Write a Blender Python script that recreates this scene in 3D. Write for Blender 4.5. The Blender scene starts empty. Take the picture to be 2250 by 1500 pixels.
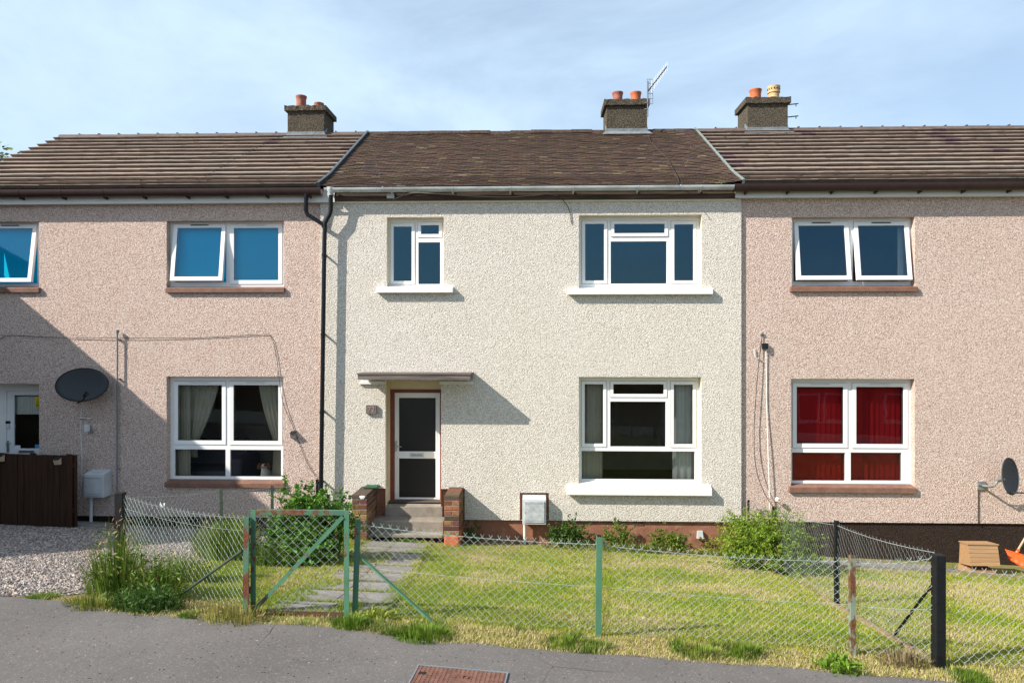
import bpy, bmesh, math, random
import numpy as np
from mathutils import Vector, Matrix

R = math.radians
C = bpy.context.scene.collection
random.seed(7)
rng = np.random.default_rng(11)

# ------------------------------------------------------------------ camera, sky, sun, exposure
FPX = 1524.0                      # focal length in pixels of the 2250 px wide photo
CAM = Vector((0, -12.0, 3.5))
YAW = math.atan(50 / FPX)
cd = bpy.data.cameras.new('camera')
cam = bpy.data.objects.new('camera', cd)
C.objects.link(cam)
cam.location = CAM
cam.rotation_euler = (R(90), 0, YAW)
cd.sensor_width = 36
cd.sensor_fit = 'HORIZONTAL'
cd.lens = FPX / 2250 * 36
cd.clip_start = 0.05
cd.clip_end = 3000
bpy.context.scene.camera = cam

SUN = Vector((1.94, 1.0, -1.6)).normalized()      # direction the light travels
ELEV = math.asin(-SUN.z)
AZ = math.atan2(-SUN.x, -SUN.y)

sc = bpy.context.scene
sc.view_settings.view_transform = 'Standard'
sc.view_settings.look = 'None'
sc.view_settings.exposure = 0.68
sc.view_settings.gamma = 1
world = bpy.data.worlds.new('World')
sc.world = world
world.use_nodes = True
wn, wl = world.node_tree.nodes, world.node_tree.links
wn.clear()
w_out = wn.new('ShaderNodeOutputWorld')
w_bg = wn.new('ShaderNodeBackground')
w_bg.inputs['Strength'].default_value = 0.105
sky = wn.new('ShaderNodeTexSky')
sky.sky_type = 'NISHITA'
sky.sun_disc = False
sky.sun_elevation = ELEV
sky.sun_rotation = AZ % (2 * math.pi)
sky.air_density = 1.0
sky.dust_density = 1.6
sky.ozone_density = 1.6
# thin high cloud: streaks and soft banks laid over the sky by direction
tc = wn.new('ShaderNodeTexCoord')
mp = wn.new('ShaderNodeMapping')
mp.inputs['Scale'].default_value = (1.5, 1.0, 3.2)
mp.inputs['Rotation'].default_value = (0.1, 0.25, 0.3)
n1 = wn.new('ShaderNodeTexNoise')
n1.inputs['Scale'].default_value = 1.5
n1.inputs['Detail'].default_value = 7
n1.inputs['Roughness'].default_value = 0.58
n1.inputs['Distortion'].default_value = 0.5
cr = wn.new('ShaderNodeValToRGB')
cr.color_ramp.elements[0].position = 0.36
cr.color_ramp.elements[0].color = (0.38, 0.38, 0.38, 1)
cr.color_ramp.elements[1].position = 0.74
cr.color_ramp.elements[1].color = (0.92, 0.92, 0.92, 1)
wmix = wn.new('ShaderNodeMixRGB')
wmix.inputs[2].default_value = (4.7, 6.0, 7.3, 1)
wl.new(tc.outputs['Generated'], mp.inputs['Vector'])
wl.new(mp.outputs['Vector'], n1.inputs['Vector'])
wsx = wn.new('ShaderNodeSeparateXYZ')
wl.new(tc.outputs['Generated'], wsx.inputs[0])
wma = wn.new('ShaderNodeMath')       # the cloud lies thicker toward the west
wma.operation = 'MULTIPLY_ADD'
wma.inputs[1].default_value = -0.20
wl.new(wsx.outputs[0], wma.inputs[0])
wl.new(n1.outputs['Fac'], wma.inputs[2])
wl.new(wma.outputs[0], cr.inputs['Fac'])
wl.new(cr.outputs['Color'], wmix.inputs[0])
wl.new(sky.outputs['Color'], wmix.inputs[1])
wl.new(wmix.outputs['Color'], w_bg.inputs['Color'])
wl.new(w_bg.outputs['Background'], w_out.inputs['Surface'])

sl = bpy.data.lights.new('sun', 'SUN')
sl.energy = 5.0
sl.angle = R(0.53)
sl.color = (1.0, 0.93, 0.83)
so = bpy.data.objects.new('sun', sl)
C.objects.link(so)
so.location = (-20, -20, 25)
so.rotation_euler = SUN.to_track_quat('-Z', 'Y').to_euler()

# ------------------------------------------------------------------ photo pixel -> world
_s, _c = math.sin(YAW), math.cos(YAW)

def ray(px, py):
    u = (px - 1125) / FPX
    v = (750 - py) / FPX
    return Vector((-_s + u * _c, _c + u * _s, v))

def P(px, py, Y):
    d = ray(px, py)
    t = (Y - CAM.y) / d.y
    return CAM + d * t

def PX(px, Y, py=750):
    return P(px, py, Y).x

def PZ(py, Y, px=1175):
    return P(px, py, Y).z

def G(x, y):
    return -0.036 * x + 0.168 * min(max(-y, 0.0), 6.1)

def Pg(px, py, lift=0.0):
    d = ray(px, py)
    lo, hi = 2.0, 14.5
    for _ in range(50):
        m = (lo + hi) / 2
        q = CAM + d * m
        if q.z > G(q.x, q.y) + lift:
            lo = m
        else:
            hi = m
    return CAM + d * lo

# ------------------------------------------------------------------ numpy value noise
def vnoise(x, y, scale, seed=0):
    x = np.asarray(x, float) * scale
    y = np.asarray(y, float) * scale
    xi, yi = np.floor(x).astype(int), np.floor(y).astype(int)
    fx, fy = x - xi, y - yi
    fx, fy = fx * fx * (3 - 2 * fx), fy * fy * (3 - 2 * fy)
    def h(a, b):
        n = np.sin(a * 127.1 + b * 311.7 + seed * 74.7) * 43758.5453
        return n - np.floor(n)
    return (h(xi, yi) * (1 - fx) * (1 - fy) + h(xi + 1, yi) * fx * (1 - fy)
            + h(xi, yi + 1) * (1 - fx) * fy + h(xi + 1, yi + 1) * fx * fy)

# ------------------------------------------------------------------ materials
class NT:
    def __init__(s, name):
        s.m = bpy.data.materials.new(name)
        s.m.use_nodes = True
        s.n, s.l = s.m.node_tree.nodes, s.m.node_tree.links
        s.b = s.n['Principled BSDF']
        s.out = s.n['Material Output']
        s._tc = None
    def tc(s):
        if not s._tc:
            s._tc = s.n.new('ShaderNodeTexCoord').outputs['Object']
        return s._tc
    def map(s, scale=(1, 1, 1), rot=(0, 0, 0)):
        m = s.n.new('ShaderNodeMapping')
        m.inputs['Scale'].default_value = scale
        m.inputs['Rotation'].default_value = rot
        s.l.new(s.tc(), m.inputs['Vector'])
        return m.outputs['Vector']
    def noise(s, scale, detail=5, rough=0.6, vec=None, dist=0.0):
        n = s.n.new('ShaderNodeTexNoise')
        n.inputs['Scale'].default_value = scale
        n.inputs['Detail'].default_value = detail
        n.inputs['Roughness'].default_value = rough
        n.inputs['Distortion'].default_value = dist
        s.l.new(vec or s.tc(), n.inputs['Vector'])
        return n.outputs['Fac']
    def voro(s, scale, feature='F1', out='Distance', vec=None, rnd=1.0):
        n = s.n.new('ShaderNodeTexVoronoi')
        n.feature = feature
        n.inputs['Scale'].default_value = scale
        n.inputs['Randomness'].default_value = rnd
        s.l.new(vec or s.tc(), n.inputs['Vector'])
        return n.outputs[out]
    def ramp(s, fac, stops):
        r = s.n.new('ShaderNodeValToRGB')
        e = r.color_ramp.elements
        while len(e) < len(stops):
            e.new(0.5)
        for el, (p, c) in zip(e, stops):
            el.position = p
            el.color = (*c, 1) if isinstance(c, tuple) else (c, c, c, 1)
        s.l.new(fac, r.inputs['Fac'])
        return r.outputs['Color']
    def mix(s, fac, a, b, mode='MIX'):
        m = s.n.new('ShaderNodeMixRGB')
        m.blend_type = mode
        for i, v in enumerate((fac, a, b)):
            if isinstance(v, tuple):
                m.inputs[i].default_value = (*v, 1)
            elif isinstance(v, (int, float)):
                m.inputs[i].default_value = v if i == 0 else (v, v, v, 1)
            else:
                s.l.new(v, m.inputs[i])
        return m.outputs['Color']
    def math(s, op, a, b=0.0):
        m = s.n.new('ShaderNodeMath')
        m.operation = op
        for i, v in enumerate((a, b)):
            if isinstance(v, (int, float)):
                m.inputs[i].default_value = v
            else:
                s.l.new(v, m.inputs[i])
        return m.outputs[0]
    def sep(s, vec):
        x = s.n.new('ShaderNodeSeparateXYZ')
        s.l.new(vec, x.inputs[0])
        return x.outputs
    def attr(s, name='Col'):
        a = s.n.new('ShaderNodeAttribute')
        a.attribute_name = name
        return a.outputs['Color']
    def bump(s, h, strength=0.5, dist=0.01, prev=None):
        b = s.n.new('ShaderNodeBump')
        b.inputs['Strength'].default_value = strength
        b.inputs['Distance'].default_value = dist
        s.l.new(h, b.inputs['Height'])
        if prev:
            s.l.new(prev, b.inputs['Normal'])
        return b.outputs['Normal']
    def done(s, col=None, rough=0.8, nrm=None, spec=0.3, metal=0.0):
        for k, v in (('Base Color', col), ('Roughness', rough), ('Metallic', metal), ('Specular IOR Level', spec)):
            if v is None:
                continue
            if isinstance(v, tuple):
                s.b.inputs[k].default_value = (*v, 1)
            elif isinstance(v, (int, float)):
                s.b.inputs[k].default_value = v
            else:
                s.l.new(v, s.b.inputs[k])
        if nrm:
            s.l.new(nrm, s.b.inputs['Normal'])
        return s.m

def m_plain(name, col, rough=0.6, var=0.15, scale=6, spec=0.3, bump=0.0, metal=0.0):
    t = NT(name)
    n = t.noise(scale, 6, 0.65)
    lo = tuple(max(0, c * (1 - var)) for c in col)
    hi = tuple(min(1, c * (1 + var)) for c in col)
    c = t.ramp(n, [(0.3, lo), (0.7, hi)])
    nr = t.bump(t.noise(scale * 12, 4), bump, 0.01) if bump else None
    return t.done(c, rough, nr, spec, metal)

def m_roughcast(name, chips, gap, stain, bump=1.0):
    t = NT(name)
    sc_ = 78
    cell = t.voro(sc_, 'F1', 'Color')
    r = t.sep(cell)[0]
    c = t.ramp(r, [(0.0, chips[0]), (0.3, chips[1]), (0.55, chips[2]), (0.8, chips[3]), (1.0, chips[4])])
    d = t.voro(sc_, 'F1', 'Distance')
    c = t.mix(t.ramp(d, [(0.35, 0.0), (0.8, 0.9)]), c, gap)
    c = t.mix(t.ramp(t.noise(42, 3, 0.7), [(0.35, 0.42), (0.55, 0.0)]), c, gap)
    big = t.noise(1.1, 6, 0.65)
    c = t.mix(t.ramp(big, [(0.42, 0.0), (0.75, 0.45)]), c, stain, 'MULTIPLY')
    streak = t.noise(3.0, 5, 0.6, t.map((1.6, 1, 0.12)))
    c = t.mix(t.ramp(streak, [(0.5, 0.0), (0.8, 0.22)]), c, stain, 'MULTIPLY')
    inv = t.math('SUBTRACT', 1.0, d)
    h = t.math('ADD', inv, t.math('MULTIPLY', t.noise(40, 3, 0.5), 1.1))
    nr = t.bump(h, bump, 0.012)
    return t.done(c, 0.92, nr, 0.15)

M = {}
M['harl_cream'] = m_roughcast('cream_roughcast', [(0.58, 0.52, 0.44), (0.82, 0.77, 0.69), (0.90, 0.87, 0.80), (0.92, 0.91, 0.87), (0.72, 0.64, 0.53)], (0.42, 0.375, 0.32), (0.92, 0.90, 0.88), 0.8)
M['harl_pink'] = m_roughcast('pink_roughcast', [(0.53, 0.375, 0.315), (0.76, 0.60, 0.525), (0.84, 0.70, 0.62), (0.91, 0.84, 0.77), (0.64, 0.465, 0.385)], (0.33, 0.22, 0.175), (0.90, 0.86, 0.84), 0.8)
M['harl_brown'] = m_roughcast('dark_brown_roughcast', [(0.035, 0.023, 0.018), (0.05, 0.035, 0.027), (0.06, 0.04, 0.03), (0.08, 0.055, 0.045), (0.04, 0.027, 0.02)], (0.015, 0.01, 0.008), (0.8, 0.8, 0.8))
M['harl_chimney'] = m_roughcast('weathered_chimney_render', [(0.07, 0.06, 0.045), (0.12, 0.10, 0.075), (0.17, 0.145, 0.11), (0.24, 0.2, 0.15), (0.10, 0.085, 0.05)], (0.03, 0.026, 0.02), (0.55, 0.52, 0.46), 1.0)
M['harl_far'] = m_roughcast('brown_harl', [(0.16, 0.11, 0.08), (0.2, 0.14, 0.1), (0.24, 0.17, 0.13), (0.28, 0.2, 0.16), (0.18, 0.12, 0.09)], (0.08, 0.06, 0.05), (0.8, 0.8, 0.8))
M['plaster'] = m_plain('cream_painted_plaster', (0.72, 0.63, 0.45), 0.8, 0.06, 4)
M['plinth_red'] = None
def _plinth():
    t = NT('terracotta_painted_plinth')
    c = t.ramp(t.noise(5, 7, 0.7), [(0.3, (0.20, 0.085, 0.05)), (0.55, (0.30, 0.14, 0.09)), (0.75, (0.40, 0.24, 0.17))])
    c = t.mix(t.ramp(t.noise(17, 4), [(0.6, 0.0), (0.7, 0.6)]), c, (0.10, 0.06, 0.04))
    return t.done(c, 0.9, t.bump(t.noise(40, 5), 0.5, 0.01), 0.15)
M['plinth_red'] = _plinth()
M['pvc'] = m_plain('white_window_plastic', (0.80, 0.80, 0.79), 0.35, 0.03, 3, 0.45)
M['pvc_dull'] = m_plain('dull_white_plastic', (0.60, 0.62, 0.62), 0.5, 0.12, 5, 0.35)
M['sill_white'] = m_plain('white_painted_sill', (0.80, 0.79, 0.76), 0.6, 0.05, 5, 0.3, 0.15)
M['sill_brown'] = m_plain('red_brown_painted_sill', (0.20, 0.105, 0.075), 0.6, 0.25, 7, 0.3, 0.2)
M['rubber'] = m_plain('black_rubber', (0.012, 0.012, 0.013), 0.6, 0.2)
M['black_pipe'] = m_plain('black_plastic_pipe', (0.007, 0.009, 0.012), 0.38, 0.3, 4, 0.28)
M['black_post'] = m_plain('black_painted_post', (0.008, 0.009, 0.010), 0.55, 0.4, 14, 0.25, 0.3)
M['brown_gutter'] = m_plain('brown_plastic_gutter', (0.035, 0.018, 0.016), 0.4, 0.25, 4, 0.45)
def _gutter():
    t = NT('stained_grey_white_gutter')
    c = t.ramp(t.noise(2.5, 6, 0.7, t.map((1, 1, 3))), [(0.38, (0.36, 0.38, 0.37)), (0.6, (0.55, 0.58, 0.59)), (0.75, (0.30, 0.31, 0.28))])
    return t.done(c, 0.5, None, 0.35)
M['grey_gutter'] = _gutter()
M['fascia_white'] = m_plain('white_fascia_board', (0.72, 0.73, 0.72), 0.45, 0.06, 2)
def _wood(name, a, b, c2, vert=False, rough=0.85):
    t = NT(name)
    v = t.map((14, 14, 0.7) if vert else (0.7, 14, 14))
    c = t.ramp(t.noise(2.2, 6, 0.7, v, 0.4), [(0.3, a), (0.52, b), (0.75, c2)])
    return t.done(c, rough, t.bump(t.noise(6, 5, 0.6, v), 0.4, 0.01), 0.15)
M['wood_old'] = _wood('weathered_brown_board', (0.035, 0.024, 0.018), (0.075, 0.052, 0.04), (0.15, 0.11, 0.085))
M['wood_canopy'] = _wood('peeling_canopy_board', (0.075, 0.06, 0.055), (0.15, 0.125, 0.115), (0.25, 0.215, 0.195))
M['wood_fence'] = _wood('dark_stained_fence_wood', (0.022, 0.011, 0.007), (0.045, 0.022, 0.014), (0.075, 0.036, 0.022), True)
M['wood_box'] = _wood('tan_painted_timber', (0.28, 0.165, 0.08), (0.36, 0.215, 0.11), (0.44, 0.28, 0.15), False, 0.7)
M['board_tan'] = _wood('weathered_tan_board', (0.20, 0.14, 0.08), (0.28, 0.205, 0.12), (0.34, 0.26, 0.16), False)
M['wood_pole'] = _wood('pale_wood_handle', (0.42, 0.31, 0.19), (0.52, 0.40, 0.26), (0.60, 0.47, 0.32), True, 0.6)
M['door_frame'] = m_plain('red_brown_painted_door_frame', (0.20, 0.055, 0.035), 0.55, 0.2, 6)
M['brown_paint'] = m_plain('dark_red_brown_backing', (0.12, 0.045, 0.028), 0.85, 0.35, 9, 0.15, 0.3)
M['metal'] = m_plain('brushed_metal', (0.55, 0.56, 0.57), 0.35, 0.1, 20, 0.5, 0, 0.9)
M['galv'] = m_plain('galvanised_steel', (0.42, 0.45, 0.47), 0.45, 0.25, 30, 0.5, 0, 0.75)
M['meter'] = m_plain('weathered_pale_grey_cabinet', (0.50, 0.52, 0.53), 0.6, 0.12, 5, 0.3, 0.1)
M['meter_worn'] = None
def _worn():
    t = NT('scuffed_grey_cabinet_door')
    c = t.ramp(t.noise(9, 8, 0.75), [(0.35, (0.30, 0.33, 0.34)), (0.55, (0.44, 0.47, 0.48)), (0.75, (0.58, 0.60, 0.60))])
    return t.done(c, 0.65, t.bump(t.noise(40, 4), 0.2, 0.005), 0.3)
M['meter_worn'] = _worn()
M['lead'] = m_plain('grey_lead_flashing', (0.17, 0.19, 0.205), 0.65, 0.3, 8, 0.4, 0.25)
M['verge_dark'] = m_plain('dark_verge_strip', (0.055, 0.07, 0.075), 0.4, 0.2, 8, 0.4)
M['verge_pale'] = m_plain('pale_green_grey_verge_strip', (0.20, 0.235, 0.22), 0.6, 0.12, 8, 0.4)
M['terracotta'] = m_plain('orange_terracotta', (0.46, 0.135, 0.055), 0.75, 0.2, 9)
M['terracotta_old'] = m_plain('weathered_red_terracotta', (0.34, 0.13, 0.085), 0.8, 0.4, 14)
M['buff_clay'] = m_plain('buff_fireclay', (0.56, 0.38, 0.19), 0.75, 0.22, 9)
M['dish_dark'] = m_plain('dark_grey_dish_mesh', (0.045, 0.05, 0.055), 0.7, 0.2, 60, 0.2)
M['dish_grey'] = m_plain('grey_dish', (0.075, 0.075, 0.08), 0.6, 0.15, 30, 0.3)
M['cable_white'] = m_plain('white_cable', (0.68, 0.67, 0.64), 0.5, 0.1)
M['cable_dark'] = m_plain('dark_cable', (0.05, 0.042, 0.038), 0.6, 0.2)
M['cable_grey'] = m_plain('grey_cable', (0.25, 0.22, 0.2), 0.6, 0.2)
M['cable_mid'] = m_plain('brown_grey_cable', (0.06, 0.05, 0.045), 0.8, 0.2, 6, 0.1)
M['conduit'] = m_plain('grey_conduit', (0.17, 0.19, 0.21), 0.5, 0.15, 5)
M['stone_plaque'] = m_plain('grey_brown_carved_stone', (0.16, 0.125, 0.115), 0.8, 0.35, 25, 0.2, 0.4)
M['orange_plastic'] = m_plain('orange_plastic', (0.78, 0.095, 0.012), 0.4, 0.12, 5, 0.45)
M['yellow'] = m_plain('yellow_sticker', (0.75, 0.62, 0.02), 0.5, 0.05)
M['blue_sticker'] = m_plain('blue_sticker', (0.10, 0.30, 0.55), 0.5, 0.05)
M['white_paper'] = m_plain('white_sticker', (0.72, 0.74, 0.78), 0.5, 0.05)
M['black_print'] = m_plain('black_print', (0.01, 0.01, 0.01), 0.6, 0.05)
M['room'] = m_plain('room_wall_paint', (0.55, 0.45, 0.36), 0.9, 0.06, 2)
M['room_floor'] = m_plain('room_carpet', (0.09, 0.07, 0.06), 0.95, 0.2, 30)
M['curtain'] = m_plain('ivory_curtain', (0.58, 0.53, 0.42), 0.95, 0.05, 4, 0.1)
M['curtain_white'] = m_plain('white_curtain', (0.82, 0.80, 0.74), 0.95, 0.04, 4, 0.1)
M['blind_blue'] = m_plain('turquoise_blind', (0.0, 0.60, 0.90), 0.85, 0.03, 2, 0.1)
M['blind_red'] = m_plain('bright_red_blind', (0.54, 0.02, 0.026), 0.85, 0.06, 3, 0.1)
M['sofa'] = m_plain('grey_mauve_upholstery', (0.16, 0.145, 0.17), 0.95, 0.12, 20, 0.1)
M['smoked'] = None
def _glass(name, tint, base=0.02, gain=1.9, rough=0.0, dark=(1, 1, 1)):
    t = NT(name)
    t.n.remove(t.b)
    tr = t.n.new('ShaderNodeBsdfTransparent')
    tr.inputs['Color'].default_value = (*dark, 1)
    gl = t.n.new('ShaderNodeBsdfGlossy')
    gl.inputs['Color'].default_value = (*tint, 1)
    gl.inputs['Roughness'].default_value = rough
    fr = t.n.new('ShaderNodeFresnel')
    fr.inputs['IOR'].default_value = 1.52
    f = t.math('ADD', t.math('MULTIPLY', fr.outputs[0], gain), base)
    mx = t.n.new('ShaderNodeMixShader')
    nr = t.bump(t.noise(1.2, 2, 0.4), 0.08, 0.03)
    t.l.new(nr, gl.inputs['Normal'])
    t.l.new(f, mx.inputs[0])
    t.l.new(tr.outputs[0], mx.inputs[1])
    t.l.new(gl.outputs[0], mx.inputs[2])
    t.l.new(mx.outputs[0], t.out.inputs['Surface'])
    return t.m
M['glass'] = _glass('window_glass', (0.62, 0.85, 0.95), 0.0, 0.9, 0.0, (0.82, 0.84, 0.83))
M['glass_blue'] = _glass('sky_tinted_window_glass', (0.24, 0.53, 0.74), 0.06, 1.7, 0.0, (0.80, 0.92, 0.96))  # deep blue of the mirrored sky put into the reflection tint
M['smoked'] = m_plain('dark_textured_door_glass', (0.020, 0.020, 0.022), 0.24, 0.1, 60, 0.35, 0.12)

def _tile(name, moss):
    t = NT(name)
    a = t.attr()
    c = t.mix(t.ramp(t.noise(7, 7, 0.7), [(0.42, 0.0), (0.72, 0.38)]), a, (0.06, 0.045, 0.038))
    c = t.mix(t.ramp(t.noise(26, 5, 0.7), [(0.58, 0.0), (0.72, 0.5)]), c, moss)
    c = t.mix(t.ramp(t.noise(55, 3, 0.6), [(0.68, 0.0), (0.74, 0.6)]), c, (0.36, 0.32, 0.26))
    return t.done(c, 0.82, t.bump(t.noise(45, 6, 0.65), 0.5, 0.008), 0.25)
M['tile_concrete'] = _tile('brown_concrete_tile', (0.13, 0.11, 0.055))
M['tile_clay'] = _tile('mossy_clay_tile', (0.10, 0.085, 0.03))
M['tile_ridge'] = m_plain('brown_ridge_tile', (0.12, 0.09, 0.082), 0.75, 0.25, 9, 0.3, 0.3)
M['moss_ridge'] = m_plain('mossy_brown_ridge', (0.075, 0.055, 0.045), 0.9, 0.5, 16, 0.15, 0.8)
M['tile_far'] = m_plain('dull_brown_roof', (0.10, 0.075, 0.065), 0.8, 0.3, 5)

def _bricks():
    t = NT('weathered_orange_brick')
    a = t.attr()
    c = t.mix(t.ramp(t.noise(22, 6, 0.7), [(0.45, 0.0), (0.75, 0.7)]), a, (0.055, 0.035, 0.028))
    return t.done(c, 0.9, t.bump(t.noise(60, 5), 0.6, 0.006), 0.15)
M['brick'] = _bricks()
M['mortar'] = m_plain('pale_mortar', (0.24, 0.21, 0.18), 0.95, 0.35, 25, 0.1, 0.5)
def _concrete(name, a, b, c2):
    t = NT(name)
    c = t.ramp(t.noise(3.5, 8, 0.7), [(0.3, a), (0.52, b), (0.75, c2)])
    c = t.mix(t.ramp(t.noise(60, 3), [(0.62, 0.0), (0.72, 0.35)]), c, (0.08, 0.075, 0.065))
    return t.done(c, 0.9, t.bump(t.noise(70, 5), 0.45, 0.006), 0.2)
M['concrete'] = _concrete('worn_step_concrete', (0.17, 0.145, 0.12), (0.27, 0.235, 0.195), (0.36, 0.32, 0.27))
M['slab'] = _concrete('grey_path_slab', (0.15, 0.135, 0.12), (0.24, 0.22, 0.195), (0.31, 0.29, 0.26))
def _paint(name, base, rust_lo, rust_hi, a=0.56, b=0.62):
    t = NT(name)
    n = t.noise(9, 8, 0.7, t.map((1, 1, 0.55)))
    rust = t.ramp(t.noise(40, 5), [(0.3, rust_lo), (0.7, rust_hi)])
    bc = t.ramp(t.noise(5, 4), [(0.3, tuple(x * 0.82 for x in base)), (0.7, tuple(min(1, x * 1.15) for x in base))])
    c = t.mix(t.ramp(n, [(a, 0.0), (b, 1.0)]), bc, rust)
    return t.done(c, 0.6, t.bump(n, 0.3, 0.006), 0.3)
M['green_rust'] = _paint('chipped_green_paint', (0.075, 0.19, 0.115), (0.09, 0.03, 0.018), (0.22, 0.085, 0.045), 0.57, 0.60)
M['green_rusty'] = _paint('rusting_green_paint', (0.07, 0.165, 0.105), (0.07, 0.025, 0.016), (0.20, 0.075, 0.04), 0.46, 0.53)
M['green_dull'] = _paint('dull_weathered_green_paint', (0.035, 0.06, 0.045), (0.08, 0.05, 0.03), (0.14, 0.08, 0.05))
M['pale_rust'] = _paint('flaking_pale_green_paint', (0.20, 0.25, 0.19), (0.06, 0.03, 0.02), (0.20, 0.085, 0.035), 0.50, 0.55)
M['rust'] = _paint('rusty_iron', (0.10, 0.05, 0.035), (0.06, 0.03, 0.02), (0.17, 0.075, 0.045))
M['wire'] = m_plain('galvanised_wire', (0.34, 0.365, 0.36), 0.5, 0.2, 40, 0.4)
M['wire_dark'] = m_plain('dulled_galvanised_wire', (0.19, 0.205, 0.20), 0.55, 0.25, 30, 0.3)
M['wire_green'] = m_plain('green_grey_wire', (0.30, 0.37, 0.325), 0.55, 0.3, 20, 0.35)
def _lid():
    t = NT('rusty_chamber_lid')
    c = t.ramp(t.noise(14, 7, 0.7), [(0.3, (0.10, 0.048, 0.034)), (0.55, (0.18, 0.088, 0.064)), (0.8, (0.24, 0.14, 0.105))])
    return t.done(c, 0.8, t.bump(t.noise(70, 4), 0.4, 0.004), 0.25)
M['lid'] = _lid()

def _asphalt():
    t = NT('worn_asphalt_pavement')
    c = t.ramp(t.noise(1.1, 8, 0.6), [(0.3, (0.112, 0.102, 0.096)), (0.7, (0.154, 0.141, 0.132))])
    st = t.sep(t.voro(95, 'F1', 'Color'))[0]
    c = t.mix(t.ramp(st, [(0.0, 0.4), (0.22, 0.0)]), c, (0.06, 0.057, 0.056))
    c = t.mix(t.ramp(st, [(0.88, 0.0), (0.99, 0.25)]), c, (0.40, 0.36, 0.33))
    st2 = t.sep(t.voro(28, 'F1', 'Color'))[1]
    d2 = t.voro(28, 'F1', 'Distance')
    pit = t.math('MULTIPLY', t.ramp(st2, [(0.8, 0.0), (0.83, 1.0)]), t.ramp(d2, [(0.16, 1.0), (0.24, 0.0)]))
    c = t.mix(pit, c, (0.035, 0.032, 0.03))
    spk = t.math('MULTIPLY', t.ramp(st2, [(0.02, 1.0), (0.03, 0.0)]), t.ramp(d2, [(0.12, 1.0), (0.18, 0.0)]))
    c = t.mix(spk, c, (0.55, 0.45, 0.38))
    wv = t.n.new('ShaderNodeMixRGB')
    wv.inputs[0].default_value = 0.10
    nn = t.n.new('ShaderNodeTexNoise')
    nn.inputs['Scale'].default_value = 2.2
    nn.inputs['Detail'].default_value = 6
    t.l.new(t.tc(), nn.inputs['Vector'])
    t.l.new(t.tc(), wv.inputs[1])
    t.l.new(nn.outputs['Color'], wv.inputs[2])
    ck = t.voro(0.62, 'DISTANCE_TO_EDGE', 'Distance', wv.outputs[0])
    msk = t.ramp(t.noise(0.9, 2), [(0.52, 0.0), (0.60, 1.0)])
    crack = t.math('MULTIPLY', t.ramp(ck, [(0.0012, 1.0), (0.0035, 0.0)]), msk)
    c = t.mix(t.math('MULTIPLY', crack, 0.8), c, (0.03, 0.027, 0.025))
    h = t.math('SUBTRACT', t.math('ADD', t.noise(110, 4, 0.7), t.math('MULTIPLY', t.noise(3, 4), 1.2)), t.math('MULTIPLY', crack, 1.5))
    h = t.math('SUBTRACT', h, pit)
    return t.done(c, 0.9, t.bump(h, 0.5, 0.006), 0.25)
M['asphalt'] = _asphalt()
M['kerb'] = _concrete('kerb_concrete', (0.22, 0.21, 0.2), (0.3, 0.29, 0.27), (0.37, 0.36, 0.34))
def _earth():
    t = NT('dry_earth_and_thatch')
    c = t.ramp(t.noise(4, 8, 0.7), [(0.3, (0.17, 0.125, 0.06)), (0.5, (0.27, 0.21, 0.10)), (0.7, (0.36, 0.28, 0.15))])
    g = t.ramp(t.noise(1.6, 6, 0.65), [(0.42, 0.0), (0.6, 0.75)])
    c = t.mix(g, c, (0.17, 0.20, 0.035))
    return t.done(c, 0.95, t.bump(t.noise(50, 6, 0.7), 0.8, 0.02), 0.1)
M['earth'] = _earth()
def _gravelbed():
    t = NT('gravel_bed')
    r = t.sep(t.voro(34, 'F1', 'Color'))[0]
    c = t.ramp(r, [(0.0, (0.16, 0.13, 0.12)), (0.5, (0.32, 0.28, 0.25)), (1.0, (0.5, 0.46, 0.42))])
    d = t.voro(34, 'F1', 'Distance')
    c = t.mix(t.ramp(d, [(0.35, 0.0), (0.75, 1.0)]), c, (0.05, 0.042, 0.036))
    return t.done(c, 0.9, t.bump(t.math('SUBTRACT', 1.0, d), 0.9, 0.02), 0.2)
M['gravel_bed'] = _gravelbed()
def _attrmat(name, rough=0.85, spec=0.2, trans=0.0):
    t = NT(name)
    a = t.attr()
    c = t.mix(t.ramp(t.noise(30, 3), [(0.3, 0.0), (0.7, 0.25)]), a, (0.5, 0.5, 0.5), 'MULTIPLY')
    t.done(c, rough, None, spec)
    if trans:
        tl = t.n.new('ShaderNodeBsdfTranslucent')
        t.l.new(c, tl.inputs['Color'])
        mx = t.n.new('ShaderNodeMixShader')
        mx.inputs[0].default_value = trans
        t.l.new(t.b.outputs[0], mx.inputs[1])
        t.l.new(tl.outputs[0], mx.inputs[2])
        t.l.new(mx.outputs[0], t.out.inputs['Surface'])
    return t.m
M['pebble'] = _attrmat('gravel_stone', 0.85)
M['blade'] = _attrmat('grass_blade', 0.7, 0.25, 0.3)
M['leaf'] = _attrmat('leaf', 0.55, 0.35, 0.3)
M['bark'] = m_plain('brown_bark', (0.10, 0.07, 0.05), 0.9, 0.3, 18, 0.1, 0.5)
M['dog'] = None
M['car_paint'] = m_plain('silver_blue_car_paint', (0.42, 0.48, 0.54), 0.25, 0.03, 2, 0.6, 0, 0.4)
M['tyre'] = m_plain('tyre_rubber', (0.02, 0.02, 0.02), 0.8, 0.2)
M['dark_glass'] = m_plain('tinted_car_glass', (0.015, 0.018, 0.022), 0.05, 0.05, 2, 0.6)

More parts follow.
